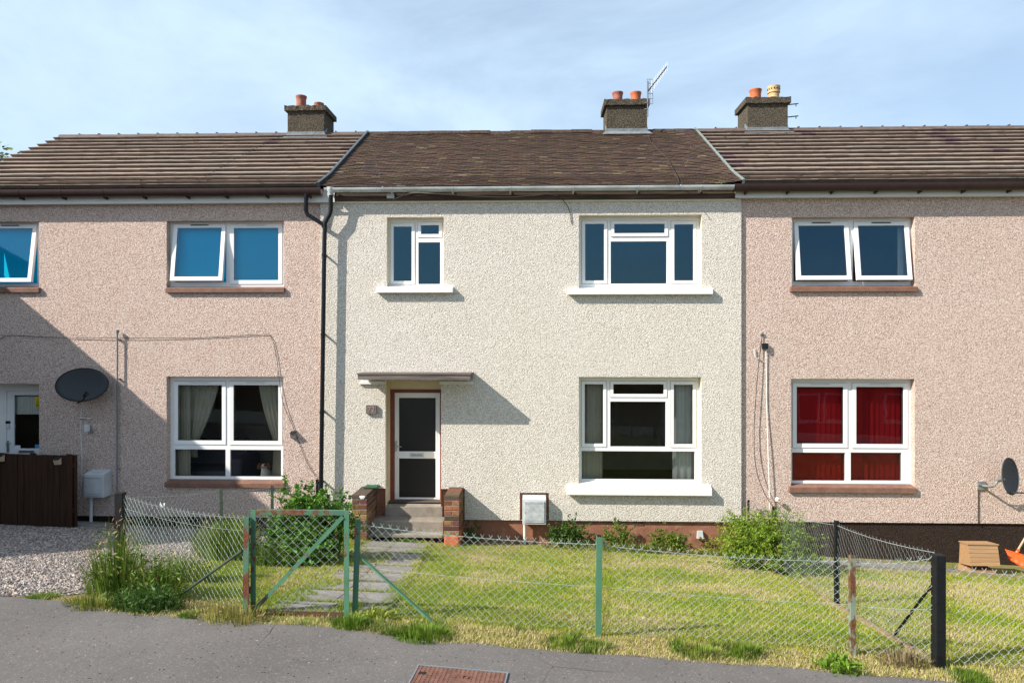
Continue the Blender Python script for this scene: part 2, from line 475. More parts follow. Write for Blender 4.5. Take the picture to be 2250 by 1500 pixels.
# ------------------------------------------------------------------ mesh collecting
class MB:
    def __init__(s):
        s.v, s.f, s.mi, s.c = [], [], [], []
        s.col = None
    def add(s, vs, fs, mi=0):
        o = len(s.v)
        s.v.extend([tuple(p) for p in vs])
        s.f.extend([tuple(i + o for i in f) for f in fs])
        s.mi.extend([mi] * len(fs))
        if s.col is not None:
            s.c.extend([s.col] * len(vs))
        return s
    def box(s, x0, x1, y0, y1, z0, z1, mi=0):
        v = [(x0, y0, z0), (x1, y0, z0), (x1, y1, z0), (x0, y1, z0), (x0, y0, z1), (x1, y0, z1), (x1, y1, z1), (x0, y1, z1)]
        return s.add(v, [(0, 3, 2, 1), (4, 5, 6, 7), (0, 1, 5, 4), (1, 2, 6, 5), (2, 3, 7, 6), (3, 0, 4, 7)], mi)
    def hexa(s, v, mi=0):
        return s.add(v, [(0, 3, 2, 1), (4, 5, 6, 7), (0, 1, 5, 4), (1, 2, 6, 5), (2, 3, 7, 6), (3, 0, 4, 7)], mi)
    def quad(s, a, b, c, d, mi=0):
        return s.add([a, b, c, d], [(0, 1, 2, 3)], mi)
    def bar(s, a, b, w, h=None, up=(0, 0, 1), mi=0):
        a, b, up = Vector(a), Vector(b), Vector(up)
        d = (b - a).normalized()
        sx = d.cross(up)
        if sx.length < 1e-4:
            sx = d.cross(Vector((0, 1, 0)))
        sx.normalize()
        uz = sx.cross(d).normalized()
        h = w if h is None else h
        sx, uz = sx * w / 2, uz * h / 2
        return s.hexa([a - sx - uz, a + sx - uz, b + sx - uz, b - sx - uz, a - sx + uz, a + sx + uz, b + sx + uz, b - sx + uz], mi)
    def tube(s, pts, r, n=8, mi=0, caps=True):
        pts = [Vector(p) for p in pts]
        rs = r if isinstance(r, (list, tuple)) else [r] * len(pts)
        vs, fs = [], []
        ref = None
        for i, p in enumerate(pts):
            d = (pts[min(i + 1, len(pts) - 1)] - pts[max(i - 1, 0)]).normalized()
            if ref is None:
                ref = d.orthogonal().normalized()
            a = ref - d * ref.dot(d)
            a = a.normalized() if a.length > 1e-5 else d.orthogonal().normalized()
            ref = a
            b = d.cross(a)
            for k in range(n):
                t = 2 * math.pi * k / n
                vs.append(p + (a * math.cos(t) + b * math.sin(t)) * rs[i])
        for i in range(len(pts) - 1):
            for k in range(n):
                k2 = (k + 1) % n
                fs.append((i * n + k, i * n + k2, (i + 1) * n + k2, (i + 1) * n + k))
        if caps:
            fs.append(tuple(range(n))[::-1])
            fs.append(tuple((len(pts) - 1) * n + k for k in range(n)))
        return s.add(vs, fs, mi)
    def lathe(s, prof, c, n=20, mi=0, axis='z'):
        vs, fs = [], []
        for r, z in prof:
            for k in range(n):
                t = 2 * math.pi * k / n
                vs.append((c[0] + r * math.cos(t), c[1] + r * math.sin(t), c[2] + z))
        m = len(prof)
        for i in range(m - 1):
            for k in range(n):
                k2 = (k + 1) % n
                fs.append((i * n + k, i * n + k2, (i + 1) * n + k2, (i + 1) * n + k))
        return s.add(vs, fs, mi)
    def plate(s, x0, x1, z0, z1, y, holes, depth=0.0, mi=0, rmi=0, back=None):
        """wall sheet facing -Y with rectangular holes and reveals running back"""
        xs = sorted({x0, x1, *[min(max(h[i], x0), x1) for h in holes for i in (0, 2)]})
        zs = sorted({z0, z1, *[min(max(h[i], z0), z1) for h in holes for i in (1, 3)]})
        def inside(x, z):
            return any(h[0] < x < h[2] and h[1] < z < h[3] for h in holes)
        for i in range(len(xs) - 1):
            for j in range(len(zs) - 1):
                if xs[i + 1] - xs[i] < 1e-6 or zs[j + 1] - zs[j] < 1e-6:
                    continue
                if not inside((xs[i] + xs[i + 1]) / 2, (zs[j] + zs[j + 1]) / 2):
                    a, b, c, d = xs[i], xs[i + 1], zs[j], zs[j + 1]
                    s.quad((a, y, c), (b, y, c), (b, y, d), (a, y, d), mi)
                    if back is not None:
                        s.quad((b, back, c), (a, back, c), (a, back, d), (b, back, d), mi)
        if depth:
            for h in holes:
                a, b = max(h[0], x0), min(h[2], x1)
                c, d = max(h[1], z0), min(h[3], z1)
                e = y + depth
                if h[0] > x0:
                    s.quad((a, y, c), (a, y, d), (a, e, d), (a, e, c), rmi)
                if h[2] < x1:
                    s.quad((b, y, d), (b, y, c), (b, e, c), (b, e, d), rmi)
                if h[3] < z1:
                    s.quad((a, y, d), (b, y, d), (b, e, d), (a, e, d), rmi)
                if h[1] > z0:
                    s.quad((b, y, c), (a, y, c), (a, e, c), (b, e, c), rmi)
        return s
    def ring(s, x0, x1, z0, z1, w, y0, y1, mi=0):
        """rectangular frame of bars, front y0, back y1"""
        i0, i1, k0, k1 = x0 + w, x1 - w, z0 + w, z1 - w
        o = [(x0, z0), (x1, z0), (x1, z1), (x0, z1)]
        n = [(i0, k0), (i1, k0), (i1, k1), (i0, k1)]
        v = [(x, y0, z) for x, z in o] + [(x, y0 + 0.004, z) for x, z in n] + [(x, y1, z) for x, z in o] + [(x, y1, z) for x, z in n]
        f = []
        for a in range(4):
            b = (a + 1) % 4
            f += [(a, b, 4 + b, 4 + a), (8 + b, 8 + a, 12 + a, 12 + b), (a, 8 + a, 8 + b, b), (4 + a, 4 + b, 12 + b, 12 + a)]
        return s.add(v, f, mi)
    def build(s, name, mats, parent=None, smooth=False, at=None):
        me = bpy.data.meshes.new(name)
        off = Vector(at) if at is not None else (root_loc(parent) if parent else Vector((0, 0, 0)))
        a = np.array(s.v, dtype=float) - np.array(off)
        me.from_pydata(a.tolist(), [], s.f)
        mats = mats if isinstance(mats, (list, tuple)) else [mats]
        for m in mats:
            me.materials.append(m)
        if len(mats) > 1:
            me.polygons.foreach_set('material_index', s.mi)
        if s.c:
            at_ = me.color_attributes.new('Col', 'FLOAT_COLOR', 'POINT')
            at_.data.foreach_set('color', np.array([(*c, 1) for c in s.c], dtype=np.float32).ravel())
        if smooth:
            me.polygons.foreach_set('use_smooth', [True] * len(me.polygons))
            try:
                me.set_sharp_from_angle(angle=R(40))
            except Exception:
                pass
        me.update()
        o = bpy.data.objects.new(name, me)
        C.objects.link(o)
        if parent:
            o.parent = parent
        elif at is not None:
            o.location = off
        return o

ROOT = {}
def root_loc(o):
    while o.parent:
        o = o.parent
    return ROOT.get(o.name, Vector(o.location))

def tag(o, label=None, cat=None, group=None, kind=None):
    if label: o['label'] = label
    if cat: o['category'] = cat
    if group: o['group'] = group
    if kind: o['kind'] = kind
    return o

def thing(name, label, cat, loc, group=None):
    o = bpy.data.objects.new(name, None)
    o.empty_display_size = 0.2
    C.objects.link(o)
    o.location = loc
    ROOT[o.name] = Vector(loc)
    return tag(o, label, cat, group)

def fast_mesh(name, verts, nper, mat, cols=None, parent=None):
    """verts (n, nper, 3): one face of nper corners each"""
    n = len(verts)
    off = np.array(root_loc(parent)) if parent else np.zeros(3)
    me = bpy.data.meshes.new(name)
    me.vertices.add(n * nper)
    me.vertices.foreach_set('co', (verts.reshape(-1, 3) - off).astype(np.float32).ravel())
    me.loops.add(n * nper)
    me.loops.foreach_set('vertex_index', np.arange(n * nper, dtype=np.int32))
    me.polygons.add(n)
    me.polygons.foreach_set('loop_start', np.arange(0, n * nper, nper, dtype=np.int32))
    me.polygons.foreach_set('loop_total', np.full(n, nper, dtype=np.int32))
    me.materials.append(mat)
    if cols is not None:
        a = me.color_attributes.new('Col', 'FLOAT_COLOR', 'POINT')
        cc = np.ones((n * nper, 4), dtype=np.float32)
        cc[:, :3] = np.repeat(cols, nper, axis=0)
        a.data.foreach_set('color', cc.ravel())
    me.update(calc_edges=True)
    o = bpy.data.objects.new(name, me)
    C.objects.link(o)
    if parent:
        o.parent = parent
    return o

# ================================================================== SETTING
def gsheet(name, poly, mat, lift, kind='structure', nx=1):
    """ground sheet over a polygon given as (x, y) corners, following the ground"""
    bm = bmesh.new()
    vs = [bm.verts.new((x, y, 0)) for x, y in poly]
    bm.faces.new(vs)
    bmesh.ops.triangulate(bm, faces=bm.faces[:])
    for _ in range(3):
        ed = [e for e in bm.edges if e.calc_length() > 0.9]
        if ed:
            bmesh.ops.subdivide_edges(bm, edges=ed, cuts=1, use_grid_fill=False)
            bmesh.ops.triangulate(bm, faces=[f for f in bm.faces if len(f.verts) > 3])
    for v in bm.verts:
        v.co.z = G(v.co.x, v.co.y) + lift
    bmesh.ops.recalc_face_normals(bm, faces=bm.faces[:])
    if sum(f.normal.z for f in bm.faces) < 0:
        bmesh.ops.reverse_faces(bm, faces=bm.faces[:])
    me = bpy.data.meshes.new(name)
    bm.to_mesh(me)
    bm.free()
    me.materials.append(mat)
    o = bpy.data.objects.new(name, me)
    C.objects.link(o)
    return tag(o, kind=kind)

# base ground: gardens rising from the houses to the street, flat behind and far around
g = MB()
xs = [-220, -60, -30, -18, -14, -12, -10, -8, -6, -4, -2, 0, 2, 4, 6, 8, 10, 14, 18, 30, 60, 220]
ys = [400, 120, 40, 12, 0, -0.6, -1.2, -2, -3, -4, -5, -5.7, -6.1, -6.6]
gv = []
for y in ys:
    for x in xs:
        gv.append((x, y, G(max(-18, min(18, x)), y) - (0.0 if y < 1 else 0.25)))
gf = []
W = len(xs)
for j in range(len(ys) - 1):
    for i in range(W - 1):
        gf.append((j * W + i, (j + 1) * W + i, (j + 1) * W + i + 1, j * W + i + 1))
g.add(gv, gf)
tag(g.build('ground', M['earth']), kind='structure')

# pavement, kerb, road and the ground falling away across the street
edge = [Pg(-420, 1300), Pg(0, 1321), Pg(120, 1327), Pg(230, 1343), Pg(330, 1354), Pg(450, 1361), Pg(560, 1371), Pg(660, 1374), Pg(760, 1383), Pg(830, 1392), Pg(900, 1402), Pg(960, 1413), Pg(1050, 1416), Pg(1150, 1425), Pg(1310, 1437),
        Pg(1420, 1443), Pg(1490, 1452), Pg(1600, 1459), Pg(1750, 1468), Pg(1850, 1480), Pg(1950, 1486), Pg(2060, 1496), Pg(2200, 1510), Pg(2500, 1535)]
pe = [(-30, edge[0].y + 0.1)] + [(p.x, p.y) for p in edge] + [(30, edge[-1].y - 0.6)]
fine = []
for (x0, y0), (x1, y1) in zip(pe[:-1], pe[1:]):
    n = max(1, int(abs(x1 - x0) / 0.06)) if abs(x0) < 8 and abs(x1) < 8 else 1
    for k in range(n):
        t = k / n
        fine.append((x0 + (x1 - x0) * t, y0 + (y1 - y0) * t))
fine.append(pe[-1])
fine = [(x, y + (0.03 * (float(vnoise(x, 0, 5, 3)) - 0.5) + 0.025 * (float(vnoise(x, 0, 17, 4)) - 0.5) if abs(x) < 9 else 0)) for x, y in fine]
KY = -8.7
pm = MB()
for (x0, y0), (x1, y1) in zip(fine[:-1], fine[1:]):
    pm.quad((x0, KY, G(x0, -9) + 0.012), (x1, KY, G(x1, -9) + 0.012), (x1, y1, G(x1, -9) + 0.012), (x0, y0, G(x0, -9) + 0.012))
tag(pm.build('pavement', M['asphalt']), kind='structure')
kb = MB()
kb.hexa([(-30, KY - 0.13, G(-30, -9) - 0.2), (30, KY - 0.13, G(30, -9) - 0.2), (30, KY - 0.002, G(30, -9) - 0.2), (-30, KY - 0.002, G(-30, -9) - 0.2),
         (-30, KY - 0.13, G(-30, -9) + 0.008), (30, KY - 0.13, G(30, -9) + 0.008), (30, KY - 0.002, G(30, -9) + 0.012), (-30, KY - 0.002, G(-30, -9) + 0.012)])
tag(kb.build('kerb', M['kerb']), kind='structure')
rd = MB()
rd.quad((-60, -16.8, -3.0), (60, -16.8, -3.0), (60, -13.2, -3.0), (-60, -13.2, -3.0))
tag(rd.build('road', M['asphalt']), kind='structure')
bk = MB()
bk.quad((-60, -13.2, -3.05), (60, -13.2, -3.05), (30, KY - 0.12, G(30, -9) - 0.05), (-30, KY - 0.12, G(-30, -9) - 0.05))
bk.quad((-220, -400, -3.4), (220, -400, -3.4), (220, -16.79, -3.05), (-220, -16.79, -3.05))
tag(bk.build('bank', m_plain('dark_bare_bank', (0.05, 0.042, 0.036), .95, .3, 3)), kind='structure')

# boundary lines in world space
A_corner = Pg(2062, 1468)
A_post3 = P(1838, 1158, -4.2)
RB = lambda y: A_corner.x + (3.62 - A_corner.x) * (y - A_corner.y) / (-0.05 - A_corner.y)      # right boundary x at y
L_post = Vector((-4.37, -4.82, 0))
LB = lambda y: L_post.x + (-3.72 - L_post.x) * (y - L_post.y) / (-0.08 - L_post.y)
g_l = Pg(541, 1350)
g_r = Pg(775, 1356)

def drive_front(x):
    return None
# gravel drive of the pink house
drive = [(-14, -0.02), (LB(-0.02), -0.02), (LB(-2.4), -2.4), (LB(-4.8) - 0.02, -4.8)] + [(Pg(a, b).x, Pg(a, b).y) for a, b in ((205, 1300), (150, 1308), (90, 1312), (0, 1310), (-150, 1302))] + [(-14, Pg(-150, 1302).y)]
gsheet('gravel_drive', drive, M['gravel_bed'], 0.006)

# path of slabs from gate to steps
slabs = MB()
ylist = [(-0.72, -1.35), (-1.40, -1.92), (-1.98, -2.5), (-2.55, -3.05), (-3.12, -3.62), (-3.7, -4.2), (-4.28, -4.78), (-4.86, -5.36), (-5.45, -5.85)]
for y1, y0 in ylist:
    ym_ = -(y0 + y1) / 2
    xa = -2.90 + 0.03 * random.uniform(-1, 1) + 0.088 * ym_
    xb = -1.74 + 0.03 * random.uniform(-1, 1) + 0.066 * ym_
    xm = xa + (xb - xa) * random.uniform(0.46, 0.54)
    for a, b in ((xa, xm - 0.008), (xm + 0.008, xb)):
        dz = random.uniform(0.0, 0.015)
        q = [(a, y0), (b, y0), (b, y1), (a, y1)]
        slabs.hexa([(x, y, G(x, y) - 0.05) for x, y in q] + [(x, y, G(x, y) + 0.02 + dz) for x, y in q])
slabs.hexa([(x, y, z) for z in (0.85, 1.055) for x, y in ((g_l.x + 0.06, g_l.y - 0.16), (g_r.x - 0.03, g_r.y - 0.2), (g_r.x - 0.03, g_r.y + 0.12), (g_l.x + 0.06, g_l.y + 0.12))])
tag(slabs.build('path', M['slab']), kind='structure')
# slab apron along the wall of the dark-plinth house
ap = MB()
for k in range(3):
    xa = 3.75 + k * 0.92
    q = [(xa, -1.15), (xa + 0.9, -1.15), (xa + 0.9, -0.55), (xa, -0.55)]
    ap.hexa([(x, y, G(x, y) - 0.05) for x, y in q] + [(x, y, G(x, y) + 0.03 + 0.008 * (k % 2)) for x, y in q])
tag(ap.build('slab_path', M['slab']), kind='structure')

# ================================================================== HOUSES
ZB, ZT = PZ(1141, 0), 6.04
XL, XR = PX(706, 0), PX(1627, 0)
XG = -10.62
YR, ZR = 3.4, P(1175, 289, 3.4).z
PROF = [(-0.17, 6.155), (0.5, 6.47), (YR, ZR - 0.03)]

def prof_at(s, prof=PROF):
    acc = 0
    for (y0, z0), (y1, z1) in zip(prof[:-1], prof[1:]):
        L = math.hypot(y1 - y0, z1 - z0)
        last = (y1, z1) == prof[-1]
        if s <= acc + L or last:
            t = (s - acc) / L
            return (y0 + (y1 - y0) * t, z0 + (z1 - z0) * t, -(z1 - z0) / L, (y1 - y0) / L)
        acc += L
PLEN = sum(math.hypot(b[0] - a[0], b[1] - a[1]) for a, b in zip(PROF[:-1], PROF[1:]))

def roof_tiles(x0, x1, gauge, tw, thick, colfn, jit, lift=lambda x, s: 0.0, seed=1, stagger=True, joint=0.002):
    r = random.Random(seed)
    m = MB()
    n = int(round(PLEN / gauge))
    gauge = PLEN / n
    for i in range(n):
        s0 = i * gauge
        s1 = min(s0 + gauge * 1.12, PLEN + 0.02)
        x = x0 - (tw * 0.5 if (stagger and i % 2) else 0)
        while x < x1 - 0.005:
            a, b = max(x, x0), min(x + tw, x1)
            x += tw
            if b - a < 0.01:
                continue
            m.col = colfn(r, (a + b) / 2, s0)
            dz = r.uniform(-jit, jit)
            tilt = r.uniform(-jit, jit) * 0.6
            vs = []
            for s_, hh in ((s0 + r.uniform(-jit, jit) + thick * 0.7, 0), (s0, thick), (s1, thick * 0.12)):
                y, z, ny, nz = prof_at(s_)
                for xx, sg in ((a + joint, -1), (b - joint, 1)):
                    e = hh + lift(xx, s0) + dz * (hh > 0) + sg * tilt * (hh > 0)
                    vs.append((xx, y + ny * e, z + nz * e))
            m.add(vs, [(2, 3, 5, 4), (0, 1, 3, 2), (0, 2, 4), (1, 5, 3)])
    return m

def col_concrete(r, x, s):
    k = r.uniform(0.92, 1.07) * 1.32
    c = r.choice([(0.215, 0.168, 0.140), (0.205, 0.165, 0.140), (0.225, 0.182, 0.148)])
    if r.random() < 0.012:
        c = (0.13, 0.085, 0.10)
    return tuple(v * k for v in c)

def col_clay(r, x, s):
    k = r.uniform(0.72, 1.2)
    c = r.choice([(0.115, 0.070, 0.054), (0.125, 0.074, 0.05), (0.098, 0.064, 0.056), (0.11, 0.080, 0.045), (0.135, 0.085, 0.058)])
    if r.random() < 0.03:
        c = (0.22, 0.17, 0.10)
    return tuple(v * k * 0.88 for v in c)

def wrect(px0, py0, px1, py1, y):
    """pixel rectangle -> world rectangle on a plane of constant y"""
    xm, ym = (px0 + px1) / 2, (py0 + py1) / 2
    return (P(px0, ym, y).x, P(xm, py1, y).z, P(px1, ym, y).x, P(xm, py0, y).z)

def window(house, opening, panes, yw, rev, sill=None, sill_mat=None, sill_out=0.055, sash=0.07, vents=True, glass='glass', gap=0.006, name='window'):
    """opening: px rect in the wall plane; panes: px rects of the glass in the frame plane, optional opening angle"""
    yf = yw + rev
    o = wrect(*opening, yw)
    gl = [(wrect(*p[:4], yf - 0.012), (p[4] if len(p) > 4 else 0), (p[5] if len(p) > 5 else 'sash')) for p in panes]
    holes = []
    for r_, ang, kind in gl:
        s_ = sash if kind == 'sash' else 0.0
        holes.append((r_[0] - s_, r_[1] - s_, r_[2] + s_, r_[3] + s_))
    f = MB()
    f.plate(o[0] - 0.02, o[2] + 0.02, o[1] - 0.02, o[3] + 0.02, yf, holes, 0.06, back=yf + 0.06)
    w = f.build(name, M['pvc'], house)
    for (r_, ang, kind), h in zip(gl, holes):
        top = (0.5 * (h[0] + h[2]), yf - 0.012, h[3])
        hw, hh = (h[2] - h[0]) / 2, h[3] - h[1]
        pv = Vector(top)
        def place(ob):
            ob.parent = w
            ob.location = pv - root_loc(house)
            ob.rotation_euler = (R(-ang), 0, 0)
        if kind == 'sash':
            s_ = MB()
            s_.ring(-hw + gap, hw - gap, -hh + gap, -gap, sash, 0.0, 0.055)
            ob = s_.build('sash', M['pvc'])
            place(ob)
            g_ = MB()
            g_.ring(-hw + sash - 0.001, hw - sash + 0.001, -hh + sash - 0.001, -sash + 0.001, 0.007, 0.008, 0.028)
            ob = g_.build('glazing_seal', M['rubber'])
            place(ob)
            if vents and r_[2] - r_[0] > 0.6:
                v_ = MB()
                v_.box(-0.16, 0.16, -0.012, 0.0 - 0.0008, -0.036, -0.022)
                ob = v_.build('trickle_vent', M['pvc_dull'] if not ang else M['rubber'])
                place(ob)
        p_ = MB()
        p_.quad((-hw + (sash if kind == 'sash' else 0) - 0.004, 0.016, -hh + (sash if kind == 'sash' else 0) - 0.004), (hw - (sash if kind == 'sash' else 0) + 0.004, 0.016, -hh + (sash if kind == 'sash' else 0) - 0.004),
                (hw - (sash if kind == 'sash' else 0) + 0.004, 0.016, -(sash if kind == 'sash' else 0) + 0.004), (-hw + (sash if kind == 'sash' else 0) - 0.004, 0.016, -(sash if kind == 'sash' else 0) + 0.004))
        ob = p_.build('pane', M[glass])
        place(ob)
        if kind != 'sash':
            ob.location.y += 0.02
    if sill:
        ys = yw - sill_out
        sx0, sx1 = P(sill[0], sill[1], ys).x, P(sill[2], sill[1], ys).x
        z1, z0 = PZ(sill[1], ys, sill[0]), PZ(sill[3], ys, sill[0])
        zb = max(z1 + 0.015, o[1] + 0.004)
        sm = MB()
        sm.hexa([(sx0, ys, z0), (sx1, ys, z0), (sx1, yw + 0.0, z0), (sx0, yw + 0.0, z0), (sx0, ys, z1), (sx1, ys, z1), (sx1, yw, zb - 0.003), (sx0, yw, zb - 0.003)])
        sm.hexa([(o[0] + 0.002, yw, z0 + 0.01), (o[2] - 0.002, yw, z0 + 0.01), (o[2] - 0.002, yf - 0.002, z0 + 0.01), (o[0] + 0.002, yf - 0.002, z0 + 0.01),
                 (o[0] + 0.002, yw, zb - 0.003), (o[2] - 0.002, yw, zb - 0.003), (o[2] - 0.002, yf - 0.002, zb + 0.02), (o[0] + 0.002, yf - 0.002, zb + 0.02)])
        so_ = sm.build('sill', sill_mat, w)
        bv = so_.modifiers.new('soft', 'BEVEL')
        bv.width, bv.segments = 0.006, 2
    return o, w

def gutter(house, x0, x1, mat, yc=-0.22, zt=6.125, r=0.072, brackets=0.72, phase=0.3, deep=1.75):
    m = MB()
    n = 12
    prof = [(yc + rr * math.cos(math.pi + math.pi * k / n), zt + deep * rr * math.sin(math.pi + math.pi * k / n)) for rr, ks in ((r, range(n + 1)),) for k in ks]
    inner = [(yc + (r - 0.006) * math.cos(math.pi + math.pi * k / n), zt + deep * (r - 0.006) * math.sin(math.pi + math.pi * k / n)) for k in range(n, -1, -1)]
    pr = prof + inner
    L = len(pr)
    vs = [(x, y, z) for x in (x0, x1) for y, z in pr]
    fs = [(k, (k + 1) % L, L + (k + 1) % L, L + k) for k in range(L)]
    fs += [tuple(range(L)), tuple(range(L, 2 * L))[::-1]]
    m.add(vs, fs)
    gt = m.build('gutter', mat, house, True)
    x = x0 + phase
    while x < x1 - 0.1:
        b = MB()
        rr = r + 0.004
        for k in range(n):
            t0, t1 = math.pi + math.pi * k / n, math.pi + math.pi * (k + 1) / n
            b.quad((x - 0.016, yc + rr * math.cos(t0), zt + deep * rr * math.sin(t0)), (x + 0.016, yc + rr * math.cos(t0), zt + deep * rr * math.sin(t0)),
                   (x + 0.016, yc + rr * math.cos(t1), zt + deep * rr * math.sin(t1)), (x - 0.016, yc + rr * math.cos(t1), zt + deep * rr * math.sin(t1)))
        zb = zt - deep * r
        b.hexa([(x - 0.012, yc + 0.0, zb - 0.022), (x + 0.012, yc + 0.0, zb - 0.022), (x + 0.012, -0.121, zb - 0.03), (x - 0.012, -0.121, zb - 0.03),
                (x - 0.012, yc - 0.02, zb + 0.006), (x + 0.012, yc - 0.02, zb + 0.006), (x + 0.012, -0.121, zb + 0.03), (x - 0.012, -0.121, zb + 0.03)])
        b.build('gutter_bracket', mat, gt)
        x += brackets * random.uniform(0.93, 1.06)
    return gt

def ridge(house, x0, x1, mat, clips=True, seed=0, skip=None):
    r = random.Random(seed)
    m = MB()
    x = x0
    while x < x1 - 0.02:
        b = min(x + 0.45, x1)
        dz = r.uniform(-0.004, 0.006) if clips else r.uniform(-0.012, 0.012)
        n = 6
        vs = []
        for xx, rr in ((x, 0.108), (b - 0.003, 0.104)):
            for k in range(n + 1):
                t = math.pi * k / n
                vs.append((xx, YR - 0.115 * math.cos(t), ZR - 0.075 + dz + rr * math.sin(t) * 0.95))
        fs = [(k, k + 1, n + 2 + k, n + 1 + k) for k in range(n)] + [tuple(range(n + 1)), tuple(range(n + 1, 2 * n + 2))]
        m.add(vs, fs)
        if clips:
            m.box(b - 0.02, b + 0.012, YR - 0.06, YR + 0.02, ZR - 0.075 + 0.098, ZR - 0.075 + 0.114)
        x = b
    return m.build('ridge', mat, house)

def chimney(house, px0, px1, pyt, pyc, pots, seed=0, depth=0.74):
    """px0, px1: front face; pyt/pyc: top and bottom pixel rows of the cap's front"""
    y0, y1 = 3.22, 3.22 + depth
    x0, x1 = PX(px0, y0), PX(px1, y0)
    zt, zc = PZ(pyt, y0 - 0.05), PZ(pyc, y0 - 0.05)
    m = MB()
    m.box(x0, x1, y0, y1, ZR - 0.9, zc)
    ch = m.build('chimney', M['harl_chimney'], house)
    r = random.Random(seed)
    c = MB()
    ov = 0.055
    nx = 14
    # cap slab with a ragged, weathered edge
    def rag():
        return r.uniform(-0.012, 0.012)
    cx = [x0 - ov + (x1 - x0 + 2 * ov) * k / nx for k in range(nx + 1)]
    top_f = [(x, y0 - ov + rag(), zt + rag()) for x in cx]
    bot_f = [(x, y0 - ov + rag() * 0.5, zc + rag() * 0.6) for x in cx]
    top_b = [(x, y1 + ov + rag(), zt + rag()) for x in cx]
    bot_b = [(x, y1 + ov, zc) for x in cx]
    N = nx + 1
    fs = []
    for k in range(nx):
        fs += [(N + k, N + k + 1, k + 1, k), (k, k + 1, 2 * N + k + 1, 2 * N + k), (2 * N + k, 2 * N + k + 1, 3 * N + k + 1, 3 * N + k), (3 * N + k, 3 * N + k + 1, N + k + 1, N + k)]
    fs += [(N, 0, 2 * N, 3 * N), (nx, N + nx, 3 * N + nx, 2 * N + nx)]
    c.add(top_f + bot_f + top_b + bot_b, fs)
    c.build('chimney_cap', M['harl_chimney'], ch)
    fl = MB()
    zs = lambda y: prof_at(0)[1] if False else 6.47 + (y - 0.5) * (ZR - 6.5) / (YR - 0.5)
    zf = zs(y0)
    fl.hexa([(x0 - 0.03, y0 - 0.012, zf - 0.02), (x1 + 0.03, y0 - 0.012, zf - 0.02), (x1 + 0.03, y0 - 0.001, zf - 0.02), (x0 - 0.03, y0 - 0.001, zf - 0.02),
             (x0 - 0.012, y0 - 0.012, zf + 0.12), (x1 + 0.012, y0 - 0.012, zf + 0.12), (x1 + 0.012, y0 - 0.001, zf + 0.125), (x0 - 0.012, y0 - 0.001, zf + 0.125)])
    fl.hexa([(x0 - 0.1, y0 - 0.11, zs(y0 - 0.11) + 0.035), (x1 + 0.1, y0 - 0.11, zs(y0 - 0.11) + 0.035), (x1 + 0.04, y0 - 0.012, zf + 0.03), (x0 - 0.04, y0 - 0.012, zf + 0.03),
             (x0 - 0.1, y0 - 0.11, zs(y0 - 0.11) + 0.045), (x1 + 0.1, y0 - 0.11, zs(y0 - 0.11) + 0.045), (x1 + 0.04, y0 - 0.012, zf + 0.06), (x0 - 0.04, y0 - 0.012, zf + 0.06)])
    for xs_, sg in ((x0, -1), (x1, 1)):
        fl.hexa([(xs_ + sg * 0.001, y0 - 0.01, zf), (xs_ + sg * 0.014, y0 - 0.01, zf), (xs_ + sg * 0.014, YR, ZR), (xs_ + sg * 0.001, YR, ZR),
                 (xs_ + sg * 0.001, y0 - 0.01, zf + 0.12), (xs_ + sg * 0.014, y0 - 0.01, zf + 0.12), (xs_ + sg * 0.014, YR, ZR + 0.12), (xs_ + sg * 0.001, YR, ZR + 0.12)])
    fl.build('flashing', M['lead'], ch)
    for px, pytop, rad, mat, style in pots:
        yp = (y0 + y1) / 2
        xp, zp = P(px, pytop, yp).x, P(px, pytop, yp).z
        h = zp - zt + 0.03
        p = MB()
        if style == 'crown':
            prof = [(rad * 0.86, 0), (rad * 0.86, h - 0.15), (rad * 1.0, h - 0.145), (rad * 1.0, h - 0.11), (rad * 0.9, h - 0.105), (rad * 1.02, h - 0.03), (rad * 1.05, h), (rad * 0.8, h), (rad * 0.75, h - 0.3)]
        else:
            prof = [(rad * 0.9, 0), (rad * 0.86, h - 0.1), (rad * 0.95, h - 0.035), (rad * 1.0, h - 0.025), (rad * 1.0, h), (rad * 0.82, h), (rad * 0.76, h - 0.3)]
        p.lathe(prof, (xp, yp, zt - 0.03), 24)
        po = p.build('chimney_pot', mat, ch, True)
        if style == 'crown':
            k_ = MB()
            for k in range(14):
                t = 2 * math.pi * k / 14
                e = Vector((math.cos(t), math.sin(t), 0))
                cpt = Vector((xp, yp, zt - 0.03 + h - 0.066)) + e * rad * 0.965
                k_.bar(cpt - e * 0.004, cpt + e * 0.006, 0.022, 0.028)
            k_.build('vent_slots', M['rubber'], ch)
        m_ = MB()
        m_.lathe([(rad * 1.35, -0.01), (rad * 1.1, 0.035), (rad * 0.8, 0.05)], (xp, yp, zt), 16)
        m_.build('haunching', M['harl_chimney'], ch)
    return ch

def base_house(name, label, x0, x1, loc_x, wall_mat, plinth_mat, holes, reveal_mat, yw, rev, group):
    h = thing(name, label, 'house', (loc_x, 0, 0), group)
    w = MB()
    w.plate(x0, x1, ZB, ZT + 0.08, yw, holes, rev + 0.03, 0, 1)
    return h, w

def room(house, x0, x1, z0, z1, y0, y1=3.4):
    m = MB()
    m.quad((x0, y1, z0), (x1, y1, z0), (x1, y1, z1), (x0, y1, z1), 0)
    m.quad((x0, y0, z0), (x0, y1, z0), (x0, y1, z1), (x0, y0, z1), 0)
    m.quad((x1, y1, z0), (x1, y0, z0), (x1, y0, z1), (x1, y1, z1), 0)
    m.quad((x0, y0, z1), (x0, y1, z1), (x1, y1, z1), (x1, y0, z1), 0)
    m.quad((x0, y1, z0), (x0, y0, z0), (x1, y0, z0), (x1, y1, z0), 1)
    return m.build('room_lining', [M['room'], M['room_floor']], house)

